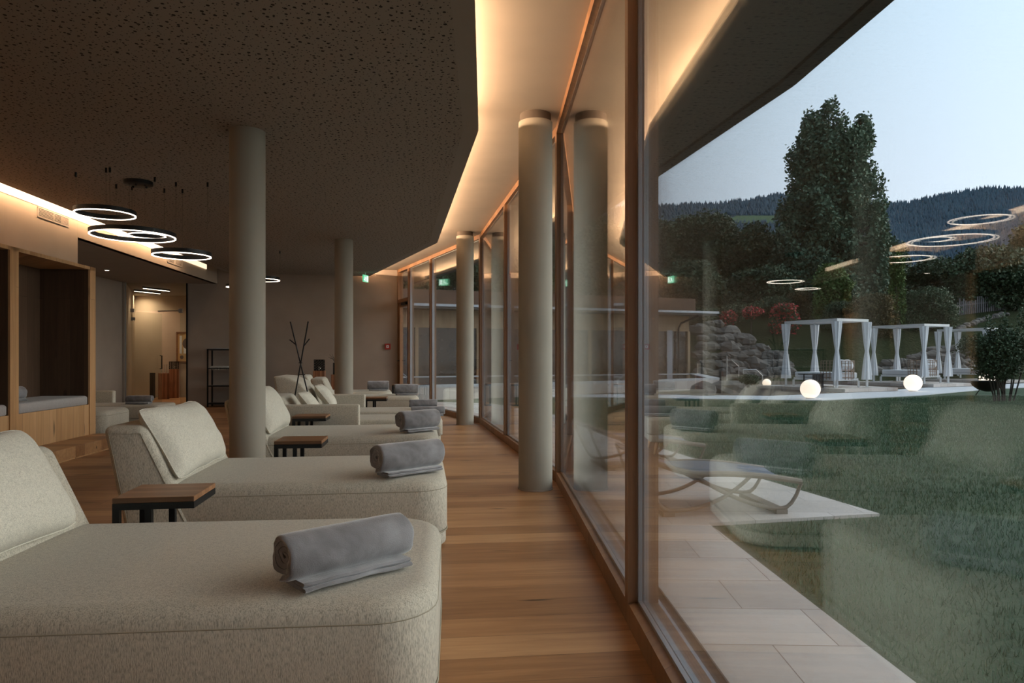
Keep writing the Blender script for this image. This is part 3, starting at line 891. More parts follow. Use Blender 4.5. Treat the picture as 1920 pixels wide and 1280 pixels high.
# black metal shelf rack against the back wall
ang8 = math.atan2(16.635-15.90, 7.55-2.70)
t = thing('shelf_rack', 'black metal shelf rack with folded towels against the back wall, left of the thick column', 'shelf', (-6.93, 15.50, 0), ang8)
for (x, y) in ((0, 0), (1.15, 0), (0, 0.36), (1.15, 0.36)): MB().box(x, y, 0, x+0.03, y+0.03, 1.32).build('upright', M_black, t)
for z in (0.06, 0.46, 0.86, 1.29): MB().box(0.0, 0.0, z, 1.18, 0.39, z+0.025).build('shelf_board', M_black, t)
M_towel = fabric('grey_throw', (0.40, 0.39, 0.38), 0.3, 120)
def rackpt(x, y, z):
    c, s = math.cos(ang8), math.sin(ang8); return (-6.93+x*c-y*s, 15.50+x*s+y*c, z)
for (x, w, lab) in ((0.05, 0.42, 'grey fringed throw folded at the left on the middle shelf of the rack'), (0.52, 0.42, 'grey fringed throw folded at the right on the middle shelf of the rack')):
    q = thing('folded_throw', lab, 'blanket', rackpt(x, 0.04, 0.886), ang8)
    block_obj('folded_cloth', w, 0.30, 0, 0.045, 0.03, 0.02, M_towel, q)
    m = MB()
    for i in range(14):
        xx = 0.02+i*(w-0.04)/13
        m.tube([(xx, 0.0, 0.02), (xx+random.uniform(-.006, .006), -0.035, -0.005), (xx+random.uniform(-.01, .01), -0.045, -0.045)], 0.003, 4)
    m.build('fringe', M_cush, q)
for (x, w, lab) in ((0.04, 0.5, 'flat stack of folded magazines and cloth on top of the rack'),):
    q = thing('folded_cloth_stack', lab, 'cloth', rackpt(x, 0.05, 1.316), ang8)
    block_obj('folded_cloth', w, 0.28, 0, 0.025, 0.03, 0.01, M_bench, q)

# wooden blocks with lantern and vase
def pedestal(x, y, w, h, lab, rz=0.15):
    t = thing('wood_pedestal', lab, 'pedestal', (x, y, 0), rz)
    m = MB().box(-w/2, -w/2, 0, w/2, w/2, h); m.build('timber_block', M_redw, t, bevel=0.006, segs=1)
    return t
pedestal(-4.33, 15.35, 0.25, 0.83, 'square reddish timber pedestal carrying a black lantern, behind the high-backed chaise')
pedestal(-4.03+0.02, 15.55, 0.20, 0.74, 'slimmer timber pedestal carrying a vase, beside the middle-distance column')
def lantern(x, y, z, w, h, lab):
    t = thing('lantern', lab, 'lantern', (x, y, z), 0.15)
    m = MB()
    for s1 in (-1, 1):
        for s2 in (-1, 1): m.box(s1*w/2-0.008, s2*w/2-0.008, 0, s1*w/2+0.008, s2*w/2+0.008, h)
    m.box(-w/2, -w/2, 0, w/2, w/2, 0.012); m.box(-w/2, -w/2, h-0.012, w/2, w/2, h)
    m.build('frame', M_black, t)
    m = MB()
    n = 7
    for i in range(n):
        for j in range(int(n*h/w)):
            x0 = -w/2+w*i/n; z0 = 0.012+(h-0.024)*j/int(n*h/w)
            ww = w/n*0.68; hh = (h-0.024)/int(n*h/w)*0.68
            if (i+j) % 2 == 0:
                m.box(x0, -w/2, z0, x0+w/n, -w/2+0.004, z0+hh*1.45); m.box(x0, w/2-0.004, z0, x0+w/n, w/2, z0+hh*1.45)
            else: m.box(x0, -w/2, z0, x0+w/n*0.3, -w/2+0.004, z0+hh*1.4)
    m.build('pierced_screen', M_black, t)
    MB().lathe([(0.03, 0.012), (0.03, 0.09)], seg=12).build('candle', M_cush, t)
lantern(-4.33, 15.35, 0.83, 0.20, 0.25, 'square black pierced lantern on the wider timber pedestal')
t = thing('vase', 'dark and pale bottle vase with dry twigs on the slimmer timber pedestal', 'vase', (-4.01, 15.55, 0.74))
MB().box(-0.055, -0.05, 0, 0.0, 0.05, 0.27).build('dark_half', M_black, t)
MB().box(0.0005, -0.05, 0, 0.055, 0.05, 0.25).build('pale_half', M_plaster, t)
m = MB()
for i in range(9):
    a = random.uniform(0, 2*PI); r = random.uniform(.05, .16)
    m.tube([(-0.02, 0, 0.26), (-0.02+r*.4*math.cos(a), r*.4*math.sin(a), 0.36), (-0.02+r*math.cos(a), r*math.sin(a), 0.36+random.uniform(0, .1))], 0.003, 4)
m.build('twigs', M_black, t)

# corridor pieces behind the glass door
pedestal(-9.44, 18.5, 0.27, 0.70, 'left timber pedestal seen through the glass door', 0.5)
pedestal(-9.40, 18.98, 0.24, 0.80, 'taller right timber pedestal seen through the glass door', 0.5)
lantern(-9.40, 18.98, 0.80, 0.18, 0.21, 'square black lantern on the taller pedestal behind the glass door')
t = thing('candle_holder', 'slim metal candle holder on the left pedestal behind the glass door', 'candle holder', (-9.44, 18.5, 0.70))
for x in (-0.06, 0.02, 0.09): MB().lathe([(0.02, 0), (0.008, 0.01), (0.008, 0.22), (0.022, 0.23)], (x, 0, 0), 10).build('stem', M_steel, t)
t = thing('dark_stele', 'thin dark upright post beside the pedestals behind the glass door', 'sculpture', (-9.90, 18.8, 0))
MB().box(-0.05, -0.05, 0, 0.05, 0.05, 0.70).build('post', M_black, t)
t = thing('framed_picture', 'wood framed abstract print with a dark disc, on the corridor wall behind the glass', 'picture', (-9.42, 19.17, 0.98))
m = MB(); m.box(0, -0.02, 0, 0.78, 0.02, 0.04); m.box(0, -0.02, 0.82, 0.78, 0.02, 0.86); m.box(0, -0.02, 0, 0.04, 0.02, 0.86); m.box(0.74, -0.02, 0, 0.78, 0.02, 0.86)
m.build('frame', M_teak, t)
MB().box(0.04, 0.0, 0.04, 0.74, 0.01, 0.82).build('print', plain('print_ochre', (0.55, 0.36, 0.16), 0.7), t)
m = MB(); m.box(0.09, -0.004, 0.25, 0.15, -0.0005, 0.75); m.box(0.2, -0.004, 0.25, 0.6, -0.0005, 0.5); m.build('pale_bars', M_white, t)
V = [(0.33+0.16*math.cos(2*PI*i/30), -0.008, 0.53+0.16*math.sin(2*PI*i/30)) for i in range(30)]
V += [(0.15+0.05*math.cos(2*PI*i/30), -0.008, 0.15+0.05*math.sin(2*PI*i/30)) for i in range(30)]
V2 = [(x, -0.005, z) for x, y, z in V]
MB().add(V + V2, [tuple(range(30)), tuple(range(30, 60))] + [(i, (i+1) % 30, 60+(i+1) % 30, 60+i) for i in range(30)]).build('dark_disc', plain('print_brown', (0.12, 0.08, 0.06), 0.7), t)
for (x, y, lab) in ((-9.45, 17.7, 'left linear ceiling lamp in the corridor behind the glass door'), (-8.85, 17.0, 'right linear ceiling lamp in the corridor behind the glass door')):
    t = thing('linear_lamp', lab, 'ceiling lamp', (x, y, 2.80), -0.35)
    MB().box(-0.02, -0.4, 0.012, 0.02, 0.4, 0.05).build('housing', M_black, t)
    MB().box(-0.012, -0.39, 0.0, 0.012, 0.39, 0.011).build('diffuser', M_led, t)
for (x, y, w) in ((-10.3, 18.8, 9), (-8.0, 18.75, 10), (-9.2, 17.2, 6)):
    area('corridor_spot', (x, y, 2.83), (0.0, 0.25, -1), 0.25, 0.25, w, (1.0, 0.76, 0.52), spread=2.4)

# fire alarm and exit sign
M_red = plain('alarm_red', (0.35, 0.03, 0.02), 0.4)
wx = -3.02; wy = 16.59
t = thing('fire_alarm', 'small red fire alarm button box on the back wall beside the garden door', 'fire alarm', (wx, wy, 1.32), ang8)
MB().box(-0.07, -0.05, 0, 0.07, 0.0, 0.14).build('housing', M_red, t, bevel=0.006, segs=1)
m = MB(); m.box(-0.03, -0.055, 0.04, 0.03, -0.051, 0.10); m.build('button_plate', M_white, t)
bt_ = MB().lathe([(0.014, 0), (0.014, 0.003)], (0, 0, 0), 12).build('button', M_red, t); bt_.location = (0, -0.0555, 0.07); bt_.rotation_euler = (PI/2, 0, 0)
MG = emit('exit_green', (0.02, 0.55, 0.25), 0.7); MW = emit('exit_white', (0.8, 1.0, 0.9), 1.2)
t = thing('exit_sign', 'small green illuminated escape sign hanging from the ceiling near the back wall', 'exit sign', (-3.37, 15.7, 2.86), math.radians(74))
MB().box(-0.12, -0.012, 0, 0.12, 0.012, 0.16).build('panel', MG, t)
MB().box(-0.01, -0.006, 0.16, 0.01, 0.006, HC-2.86).build('hanger', M_white, t)
for yy in (-0.0145, 0.0125):
    m = MB()
    m.box(0.035, yy, 0.02, 0.10, yy+0.002, 0.14)
    m.sphere((-0.045, yy+0.001, 0.125), 0.011, 8, 6, (1, 0.15, 1))
    m.tube([(-0.045, yy+0.001, 0.105), (-0.055, yy+0.001, 0.07)], 0.009, 5)
    m.tube([(-0.055, yy+0.001, 0.07), (-0.03, yy+0.001, 0.05), (-0.03, yy+0.001, 0.02)], 0.006, 5)
    m.tube([(-0.055, yy+0.001, 0.07), (-0.075, yy+0.001, 0.045), (-0.10, yy+0.001, 0.04)], 0.006, 5)
    m.tube([(-0.045, yy+0.001, 0.10), (-0.02, yy+0.001, 0.08), (-0.005, yy+0.001, 0.095)], 0.005, 5)
    m.build('pictogram', MW, t)

# ================================================================== OUTSIDE
M_stone = N('terrace_stone'); k = M_stone; v = k.worldpos(rot=(0, 0, 0.03))
br = k.n('ShaderNodeTexBrick'); br.offset = 0.43; k.l(v, br.inputs['Vector'])
br.inputs['Color1'].default_value = (0.0, 0.0, 0.0, 1); br.inputs['Color2'].default_value = (1, 1, 1, 1); br.inputs['Mortar'].default_value = (0.3, 0.3, 0.3, 1)
br.inputs['Scale'].default_value = 1.0; br.inputs['Brick Width'].default_value = 0.62; br.inputs['Row Height'].default_value = 0.40
br.inputs['Mortar Size'].default_value = 0.0025; br.inputs['Mortar Smooth'].default_value = 0
n1 = k.noise(v, 3.5, 5, 0.6); n2 = k.noise(v, 30, 3)
tone = k.math('ADD', k.math('MULTIPLY', br.outputs['Color'], 0.35), k.math('ADD', k.math('MULTIPLY', n1, 0.5), k.math('MULTIPLY', n2, 0.15)))
c = k.ramp(tone, [(0.25, (0.46, 0.41, 0.38)), (0.75, (0.66, 0.61, 0.58))])
c = k.mix(k.math('MULTIPLY', br.outputs['Fac'], 0.8), c, (0.10, 0.08, 0.07))
k.color(c); k.bump(n2, 0.1, 0.005); M_stone = k.set(0.65, 0, 0.4)

k = N('lawn_ground'); v = k.worldpos()
n1 = k.noise(v, 0.9, 4, 0.6); n2 = k.noise(v, 60, 3, 0.7)
k.color(k.ramp(k.math('ADD', k.math('MULTIPLY', n1, 0.5), k.math('MULTIPLY', n2, 0.5)), [(0.3, (0.030, 0.055, 0.032)), (0.55, (0.050, 0.088, 0.050)), (0.75, (0.080, 0.125, 0.068))]))
k.bump(n2, 0.6, 0.02); M_lawn = k.set(0.9, 0, 0.2)
k = N('grass_blades'); v = k.worldpos()
n1 = k.noise(v, 1.1, 3); n2 = k.noise(v, 70, 2)
k.color(k.ramp(k.math('ADD', k.math('MULTIPLY', n1, 0.5), k.math('MULTIPLY', n2, 0.5)), [(0.3, (0.045, 0.10, 0.058)), (0.5, (0.075, 0.155, 0.085)), (0.72, (0.14, 0.22, 0.12))]))
M_blade = k.set(0.7, 0, 0.3)
k = N('slope_grass'); v = k.worldpos()
n1 = k.noise(v, 0.35, 5, 0.65); n2 = k.noise(v, 5, 4, 0.7)
k.color(k.ramp(k.math('ADD', k.math('MULTIPLY', n1, 0.5), k.math('MULTIPLY', n2, 0.5)), [(0.3, (0.012, 0.022, 0.008)), (0.55, (0.028, 0.042, 0.016)), (0.75, (0.055, 0.065, 0.028))]))
k.bump(n2, 1.0, 0.2); M_slope = k.set(0.95, 0, 0.1)
def leafmat(name, lo, mid, hi, sc=1.2):
    k = N(name); v = k.worldpos()
    n1 = k.noise(v, sc, 3); n2 = k.noise(v, sc*14, 2)
    k.color(k.ramp(k.math('ADD', k.math('MULTIPLY', n1, 0.5), k.math('MULTIPLY', n2, 0.5)), [(0.32, lo), (0.5, mid), (0.7, hi)]))
    return k.set(0.6, 0, 0.35)
M_leaf = leafmat('dark_leaves', (0.035, 0.058, 0.030), (0.065, 0.105, 0.055), (0.11, 0.17, 0.085))
M_pop = leafmat('poplar_leaves', (0.05, 0.09, 0.058), (0.095, 0.16, 0.10), (0.17, 0.25, 0.16), 0.8)
M_lime = leafmat('bright_leaves', (0.06, 0.10, 0.03), (0.11, 0.18, 0.05), (0.2, 0.28, 0.09))
M_rust = leafmat('mixed_shrub', (0.03, 0.032, 0.014), (0.075, 0.07, 0.025), (0.14, 0.10, 0.04))
M_flow = leafmat('red_flowers', (0.35, 0.02, 0.03), (0.6, 0.06, 0.07), (0.8, 0.2, 0.18), 3)
M_bark = plain('bark', (0.05, 0.04, 0.03), 0.9, var=0.3)
M_rock = plain('boulder', (0.13, 0.12, 0.11), 0.85, var=0.55, scale=1.2, bump=0.4)
M_grav = plain('white_gravel', (0.60, 0.62, 0.66), 0.9, var=0.35, scale=60, bump=0.5)
M_soil = plain('bed_soil', (0.06, 0.04, 0.03), 0.95, var=0.4, scale=8, bump=0.3)

# terrace strips next to the glass
def off(i, d_):   # point G[i] moved outward
    g = Vector(G[i]); a = Vector(G[max(i-1, 0)]); b = Vector(G[min(i+1, len(G)-1)])
    t_ = (b-a).normalized(); return tuple(g + Vector((t_.y, -t_.x))*d_)
dr = [off(i, 0.16) for i in range(9)] + [off(i, 0.27) for i in range(8, -1, -1)]
structure('drain_strip', MB().prism(dr, -0.10, -0.03), M_soil)
p1 = [off(0, 0.27), off(1, 0.27), off(2, 0.27), (off(3, 0.27)[0]+0.03, 4.74), (1.38, 4.80), (1.45, 2.45), (1.60, -4.0)]
structure('terrace_paving', MB().prism(p1, -0.12, -0.02), M_stone)
p2 = [(off(3, 0.27)[0]+0.03, 4.741), (1.38, 4.801), (2.74, 5.09), (2.40, 6.5), (1.55, 10.2), (0.9, 13.6), (-0.5, 17.0), (-2.0, 17.6), off(8, 0.27), off(7, 0.27), off(6, 0.27), off(5, 0.27), off(4, 0.27), off(3, 0.27)]
structure('terrace_paving.001', MB().prism(p2, -0.12, -0.02), M_stone)

# ground: one height field outside, flat lawn then a rising slope
def gh(x, y):
    # garden terrain height
    s = max(0.0, y - 31.6 - 3.4*min(1.0, max(0.0, (13-x)/4)))
    z = -0.05
    z += 4.9*(1-math.exp(-(s/7.5)**1.5)) + max(0, s-12)*0.10
    if x < 6: pass
    z += 0.18*noise.noise(Vector((x*0.12, y*0.12, 3)))*min(1, s/4)
    return z
def grid_mesh(name, x0, x1, y0, y1, nx_, ny_, fn, m):
    X = np.linspace(x0, x1, nx_); Y = np.linspace(y0, y1, ny_)
    V = np.array([(x, y, fn(x, y)) for y in Y for x in X])
    I = np.arange(nx_*ny_).reshape(ny_, nx_)
    F = np.stack([I[:-1, :-1], I[:-1, 1:], I[1:, 1:], I[1:, :-1]], -1).reshape(-1, 4)
    ob = np_mesh(name, V, F, m); ob.data.polygons.foreach_set('use_smooth', [True]*len(F)); return ob
lawn = MB().prism([(1.605, -12), (1.455, 2.45), (1.385, 4.79), (2.755, 5.08), (2.41, 6.5), (1.56, 10.2), (0.91, 13.6), (-0.49, 17.02), (-2.0, 17.62), (-3.2, 17.3), (-6, 19.0), (-10, 20.5), (-10, 33), (60, 33), (60, -12)], -0.16, -0.04)
structure('lawn', lawn, M_lawn)
g2 = grid_mesh('hillside', -60, 130, 31.5, 150, 140, 110, lambda x, y: gh(x, y)-0.02, M_slope); g2['kind'] = 'structure'

# grass blades (near part of the lawn)
def pip(px, py, poly):
    inside = np.zeros(len(px), bool); n = len(poly)
    for i in range(n):
        x0, y0 = poly[i]; x1, y1 = poly[(i+1) % n]
        c_ = ((y0 > py) != (y1 > py)) & (px < (x1-x0)*(py-y0)/(y1-y0+1e-12)+x0)
        inside ^= c_
    return inside
lp = [(1.50, -1), (1.49, 2.45), (1.43, 4.72), (2.80, 5.04), (2.45, 6.5), (1.60, 10.2), (0.95, 13.6), (0.2, 15.8), (0.2, 18.4), (8.3, 17.9), (13.5, 20.4), (16, 20.4), (16, 9), (6.5, -1)]
nb = 420000
t_ = rng.random(nb)
by = 0.2+20.0*t_**1.85
bx_ = rng.uniform(0.6, 16, nb)
vis = (bx_ > 0.6) & (bx_/np.maximum(by, .1) < 1.15)
ok = pip(bx_, by, lp) & vis
bx_ = bx_[ok]; by = by[ok]; n_b = len(bx_)
h_ = rng.uniform(0.022, 0.045, n_b)*(1+0.02*by); w_ = (0.0016+0.0005*by)
a_ = rng.uniform(0, 2*PI, n_b); ln = rng.uniform(0.0, 0.03, n_b); la = rng.uniform(0, 2*PI, n_b)
V = np.zeros((n_b, 3, 3))
V[:, 0] = np.stack([bx_-w_*np.cos(a_), by-w_*np.sin(a_), np.full(n_b, -0.045)], -1)
V[:, 1] = np.stack([bx_+w_*np.cos(a_), by+w_*np.sin(a_), np.full(n_b, -0.045)], -1)
V[:, 2] = np.stack([bx_+ln*np.cos(la), by+ln*np.sin(la), -0.04+h_], -1)
gb = np_mesh('grass', V.reshape(-1, 3), np.arange(n_b*3).reshape(-1, 3), M_blade)
setp(gb, 'short green lawn grass outside the window', 'grass', kind='stuff')

# gravel path
path_pts = [(-1.5, 20.3), (3.0, 19.6), (5.5, 18.9), (8.3, 18.3), (12.3, 20.6), (17.2, 24.6), (25, 29)]
far = [(x-0.6, y+2.0) for x, y in path_pts]
structure('gravel_path', MB().prism(path_pts + far[::-1], -0.039, -0.02), M_grav)
# planting bed soil between path and pool / decks
structure('planting_bed', MB().prism([(-1.2, 21.0), (4, 21.2), (7.8, 20.35), (11.2, 22.4), (16, 26.6), (24, 31.5), (22, 33), (8, 33), (6, 22.5), (-1.2, 21.6)], -0.0385, -0.01), M_soil)

# pool: raised basin
WZ = 0.36
pool = [(-6.3, 19.37), (-3.2, 18.0), (4.2, 22.3), (7.6, 25.0), (8.6, 31.5), (-6, 26.2)]
t = thing('pool', 'raised outdoor pool with dark still water and stone rim, across the garden', 'pool', (0, 0, 0))
m = MB(); m.prism(pool, -0.04, WZ-0.06); m.build('basin_wall', M_stone, t)
k = N('pool_water'); k.color((0.012, 0.018, 0.022)); vv = k.worldpos(); k.bump(k.noise(vv, 2.0, 3), 0.03, 0.05); M_water = k.set(0.03, 0, 0.6)
cen = Vector((0.8, 24.2))
inn = [tuple(cen+(Vector(p)-cen)*0.93) for p in pool]
MB().prism(inn, WZ-0.055, WZ-0.015).build('water', M_water, t)
rim = MB(); np_ = len(pool)
for i in range(np_):
    rim.prism([pool[i], pool[(i+1) % np_], inn[(i+1) % np_], inn[i]], WZ-0.06, WZ+0.01)
rim.build('coping', plain('pool_coping', (0.50, 0.52, 0.55), 0.6), t)
# timber step in front of the pool wall, left
t = thing('pool_step', 'wide wooden and stone step along the raised pool, seen past the garden door', 'step', (-5.6, 18.85, 0), math.atan2(-1.9, 4.3))
MB().box(0, -0.55, -0.04, 3.6, 0.2, 0.17).build('tread', plain('grey_decking', (0.28, 0.26, 0.24), 0.7, var=0.2), t)
# handrails
def handrail(pts, lab):
    t = thing('pool_handrail', lab, 'handrail', (pts[0][0], pts[0][1], 0))
    MB().tube([(p[0]-pts[0][0], p[1]-pts[0][1], p[2]) for p in pts], 0.022, 8).build('rail', M_steel, t)
handrail([(-2.75, 18.6, 0.30), (-2.75, 18.6, 0.50), (-3.45, 19.3, 0.92), (-3.55, 19.35, 0.40)], 'slanting steel pool handrail seen through the far window by the door')
handrail([(9.0, 28.6, -0.02), (9.0, 28.6, 1.17), (9.6, 28.9, 0.72), (9.6, 28.9, 0.0)], 'left steel pool handrail near the boulders')
handrail([(9.62, 28.4, -0.02), (9.62, 28.4, 0.60), (10.15, 28.4, 0.60), (10.45, 28.5, 0.35), (10.45, 28.5, 0.0)], 'low steel pool handrail right of the taller one')

# globe lamps
def globe(x, y, z, r, lab):
    t = thing('globe_lamp', lab, 'garden lamp', (x, y, z))
    MB().sphere((0, 0, r), r, 28, 18).build('globe', M_ball, t, smooth=True)
    MB().lathe([(r*0.45, 0), (r*0.45, r*0.12)], seg=20).build('base', M_white, t)
globe(8.28, 18.95, -0.02, 0.265, 'glowing white globe lamp on the gravel in front of the first pavilion')
globe(13.45, 22.9, -0.02, 0.28, 'glowing white globe lamp on the gravel in front of the second pavilion')
globe(18.6, 26.7, -0.02, 0.29, 'glowing white globe lamp partly behind the leafy bush at the right')
globe(9.55, 25.6, 0.0, 0.155, 'small glowing globe lamp at the pool edge, mirrored in the water')

# cabana daybeds on stone slabs
def cabana():
    t = thing('pavilion_daybed', '', 'daybed')
    A = Vector((0, 0)); Lv = Vector((-0.9, 2.0)); Rv = Vector((1.30, 0.58)); D = Lv+Rv
    cs = [A, Rv, D, Lv]
    hgt = 2.32; b0 = 0.0
    for c_ in cs:
        p = MB().box(c_.x-0.03, c_.y-0.03, b0+0.01, c_.x+0.03, c_.y+0.03, hgt-0.09).build('post', M_white, t)
        MB().box(c_.x-0.11, c_.y-0.11, b0, c_.x+0.11, c_.y+0.11, b0+0.012).build('foot_plate', M_steel, p)
    m = MB()
    for a, b in ((0, 1), (1, 2), (2, 3), (3, 0)):
        a_, b_ = cs[a], cs[b]; d = (b_-a_).normalized(); n2_ = Vector((-d.y, d.x))*0.035; e_ = d*0.035
        m.prism([tuple(a_-e_-n2_), tuple(b_+e_-n2_), tuple(b_+e_+n2_), tuple(a_-e_+n2_)], hgt-0.09, hgt)
    m.build('roof_frame', M_white, t)
    ins = 0.03
    MB().prism([tuple(c_) for c_ in cs], hgt-0.05, hgt-0.035).build('canopy', M_cloth, t)
    # curtains
    for i, c_ in enumerate(cs):
        V = []; F = []; n = 36; rows = 26
        for r in range(rows+1):
            q = r/rows; z = hgt-0.10 - q*(hgt-0.36)
            tie = 0.52
            w = 0.045+0.13*abs(q-tie)**0.75*1.35 if True else 0
            w = min(w, 0.155) if q < tie else min(w+0.01, 0.17)
            if q < 0.08: w *= 1.0
            for k_ in range(n):
                a = 2*PI*k_/n
                rr = w*(1+0.16*math.sin(a*7+i)+0.06*math.sin(a*11+q*4))
                V.append((c_.x+rr*math.cos(a), c_.y+rr*0.75*math.sin(a), z))
        for r in range(rows):
            for k_ in range(n):
                F.append((r*n+k_, (r+1)*n+k_, (r+1)*n+(k_+1) % n, r*n+(k_+1) % n))
        cu = MB().add(V, F).build('curtain', M_cloth, t, smooth=True)
        MB().lathe([(0.062, -0.012), (0.066, 0), (0.062, 0.012)], (c_.x, c_.y, hgt-0.10-0.52*(hgt-0.36)), 20).build('tie_band', M_cloth, cu)
    # platform and mattress
    bs = [c_*0.80 + D*0.5*0.20 for c_ in cs]
    MB().prism([tuple(c_) for c_ in bs], 0.22, 0.30).build('bed_frame', M_white, t)
    MB().prism([tuple(c_*0.97+D*0.5*0.03) for c_ in bs], 0.305, 0.50).build('mattress', M_cloth, t, bevel=0.04, segs=3, smooth=True)
    for c_ in bs: MB().box(c_.x-0.03, c_.y-0.03, 0.0, c_.x+0.03, c_.y+0.03, 0.22).build('bed_leg', M_white, t)
    # curved wicker back round the right hand end
    m = MB(); c0 = (bs[0]+bs[1])*0.5; ax = (bs[1]-bs[0]).normalized(); bx2 = (D*0.5-c0).normalized()
    Rr = (bs[1]-bs[0]).length*0.56; pts = []
    for i in range(17):
        a = math.radians(-100+200*i/16)
        pts.append(c0+bx2*0.42 + ax*Rr*math.sin(a) - bx2*0.5*math.cos(a))
    for z in (0.34, 0.46, 0.58, 0.70, 0.82, 0.90): m.tube([(p.x, p.y, z) for p in pts], 0.011, 5)
    for p in pts: m.tube([(p.x, p.y, 0.26), (p.x, p.y, 0.91)], 0.014, 5)
    V = [(p.x, p.y, 0.3) for p in pts] + [(p.x, p.y, 0.88) for p in pts]
    m.build('wicker_back', plain('wicker', (0.30, 0.22, 0.17), 0.8, var=0.2), t)
    for q in (0.32, 0.68):
        cc = c0+bx2*0.10+ax*Rr*(q-0.5)*1.2
        MB().sphere((cc.x, cc.y, 0.74), 0.21, 16, 10, (1, 0.8, 1.0)).build('pillow', M_cloth, t, smooth=True)
    return t
cab = cabana(); 
cab.location = (10.83, 22.75, 0.10); cab['label'] = 'white curtained garden pavilion with daybed, nearest and leftmost of the three'
for (x, y, lab) in ((16.0, 26.5, 'white curtained garden pavilion with daybed, middle one of the three'), (21.0, 30.2, 'white curtained garden pavilion with daybed, farthest, half behind the leafy bush')):
    c = copy_tree(cab); c.location = (x, y, 0.10); c['label'] = lab
for ob_ in [o_ for o_ in bpy.data.objects if o_.name.startswith('pavilion_daybed')]: ob_['group'] = 'curtained daybed pavilions'
for (x, y, lab) in ((10.83, 22.75, 'pale stone slab under the nearest pavilion'), (16.0, 26.5, 'pale stone slab under the middle pavilion'), (21.0, 30.2, 'pale stone slab under the farthest pavilion')):
    s_ = MB().prism([(x-0.1, y-0.75), (x+2.2, y+0.3), (x+1.0, y+3.2), (x-1.9, y+2.2)], -0.009, 0.098).build('stone_slab', M_stone)
    setp(s_, lab, 'slab')
# black outdoor side table and wicker chair by the first pavilion
t = thing('garden_table', 'black slatted garden side table beside the nearest pavilion', 'table', (10.05, 22.95, 0.098), 0.3)
MB().box(-0.32, -0.25, 0.44, 0.32, 0.25, 0.47).build('tabletop', M_black, t)
m = MB()
for i in range(6): m.box(-0.05+i*0.065, -0.24, 0, -0.02+i*0.065, -0.21, 0.44)
m.build('slat_side', M_black, t)
for (x, y) in ((-0.1, 0.22), (0.28, 0.22)): MB().box(x, y, 0, x+0.03, y+0.03, 0.44).build('leg', M_black, t)

# building wing across the pool
M_corten = plain('rusty_fascia', (0.13, 0.07, 0.045), 0.8, var=0.25, scale=2)
M_slat = wood('larch_cladding', (0.26, 0.17, 0.10), (0.38, 0.26, 0.16), (0.48, 0.35, 0.22), (0.14, 4.0), 'z', 0, 0.7, False, 0.0)
M_dk = plain('dark_window', (0.02, 0.018, 0.015), 0.08, 0.0, var=0.1, spec=0.6)
B0 = Vector((-9.0, 26.6)); B1 = Vector((8.6, 33.2))
db = (B1-B0); LB = db.length; ab = math.atan2(db.y, db.x)
t = thing('pool_house', 'low timber clad building wing with a white metal roof edge across the pool', 'building', (B0.x, B0.y, 0), ab)
MB().box(0, 0.0, 2.36, LB, 0.2, 3.1).build('cladding', M_slat, t)
MB().box(-0.5, -1.0, 3.1, LB+0.9, 6, 3.2).build('roof', M_soff, t)
MB().box(-0.5, -1.06, 3.19, LB+0.96, -0.98, 3.29).build('roof_edge', plain('zinc_edge', (0.50, 0.53, 0.58), 0.5, 0.2), t)
MB().box(-0.5, -0.1, 3.2, LB+0.3, 0.0, 3.95).build('planter_fascia', M_corten, t)
MB().box(0, 0.02, -0.05, LB, 0.2, 0.12).build('plinth', M_wall, t)
nb_ = 7
for i in range(nb_+1):
    x = LB*i/nb_; MB().box(x-0.07, 0.0, 0.12, x+0.07, 0.16, 2.36).build('timber_post', M_slat, t)
    if i < nb_:
        w_ = MB().box(x+0.07, 0.10, 0.12, x+LB/nb_-0.07, 0.12, 2.36).build('window', M_dk, t)
MB().box(LB-0.05, 0.2, -0.05, LB, 6.0, 3.1).build('side_wall', M_slat, t)
MB().tube([(LB-0.1, -0.95, 3.1), (LB-0.55, -0.15, 2.75), (LB-0.62, -0.05, 2.5), (LB-0.62, -0.05, 0)], 0.05, 8).build('downpipe', M_black, t)
MB().box(LB-1.25, -0.02, 0.1, LB-0.95, 0.0, 2.4).build('pale_shutter', plain('pale_panel', (0.34, 0.38, 0.45), 0.6), t)

# ------------------------------------------------------------------ foliage
def leaves(parent, name, blobs, n, size, m, hollow=0.55, kind=None):
    tot = sum(b[3]*b[4]*b[5] for b in blobs); P = []
    vol = np.array([(b[3]*b[4]*b[5])**0.75 for b in blobs]); vol = vol/vol.sum()
    for b, v_ in zip(blobs, vol):
        k_ = max(8, int(n*v_))
        d = rng.normal(size=(k_, 3)); d /= np.linalg.norm(d, axis=1)[:, None]
        r = (hollow+(1-hollow)*rng.random(k_)**0.6)*(1+0.15*np.abs(rng.normal(size=k_)))
        P.append(np.array(b[:3]) + d*r[:, None]*np.array(b[3:6]))
    P = np.concatenate(P); k_ = len(P)
    a = rng.normal(size=(k_, 3)); a /= np.linalg.norm(a, axis=1)[:, None]
    b = rng.normal(size=(k_, 3)); b -= (a*b).sum(1)[:, None]*a; b /= np.linalg.norm(b, axis=1)[:, None]
    s = size*rng.uniform(0.6, 1.25, k_)[:, None]
    V = np.stack([P-a*s*0.5, P+b*s*0.32, P+a*s*0.5, P-b*s*0.32], 1)
    return np_mesh(name, V.reshape(-1, 3), np.arange(k_*4).reshape(-1, 4), m, parent)
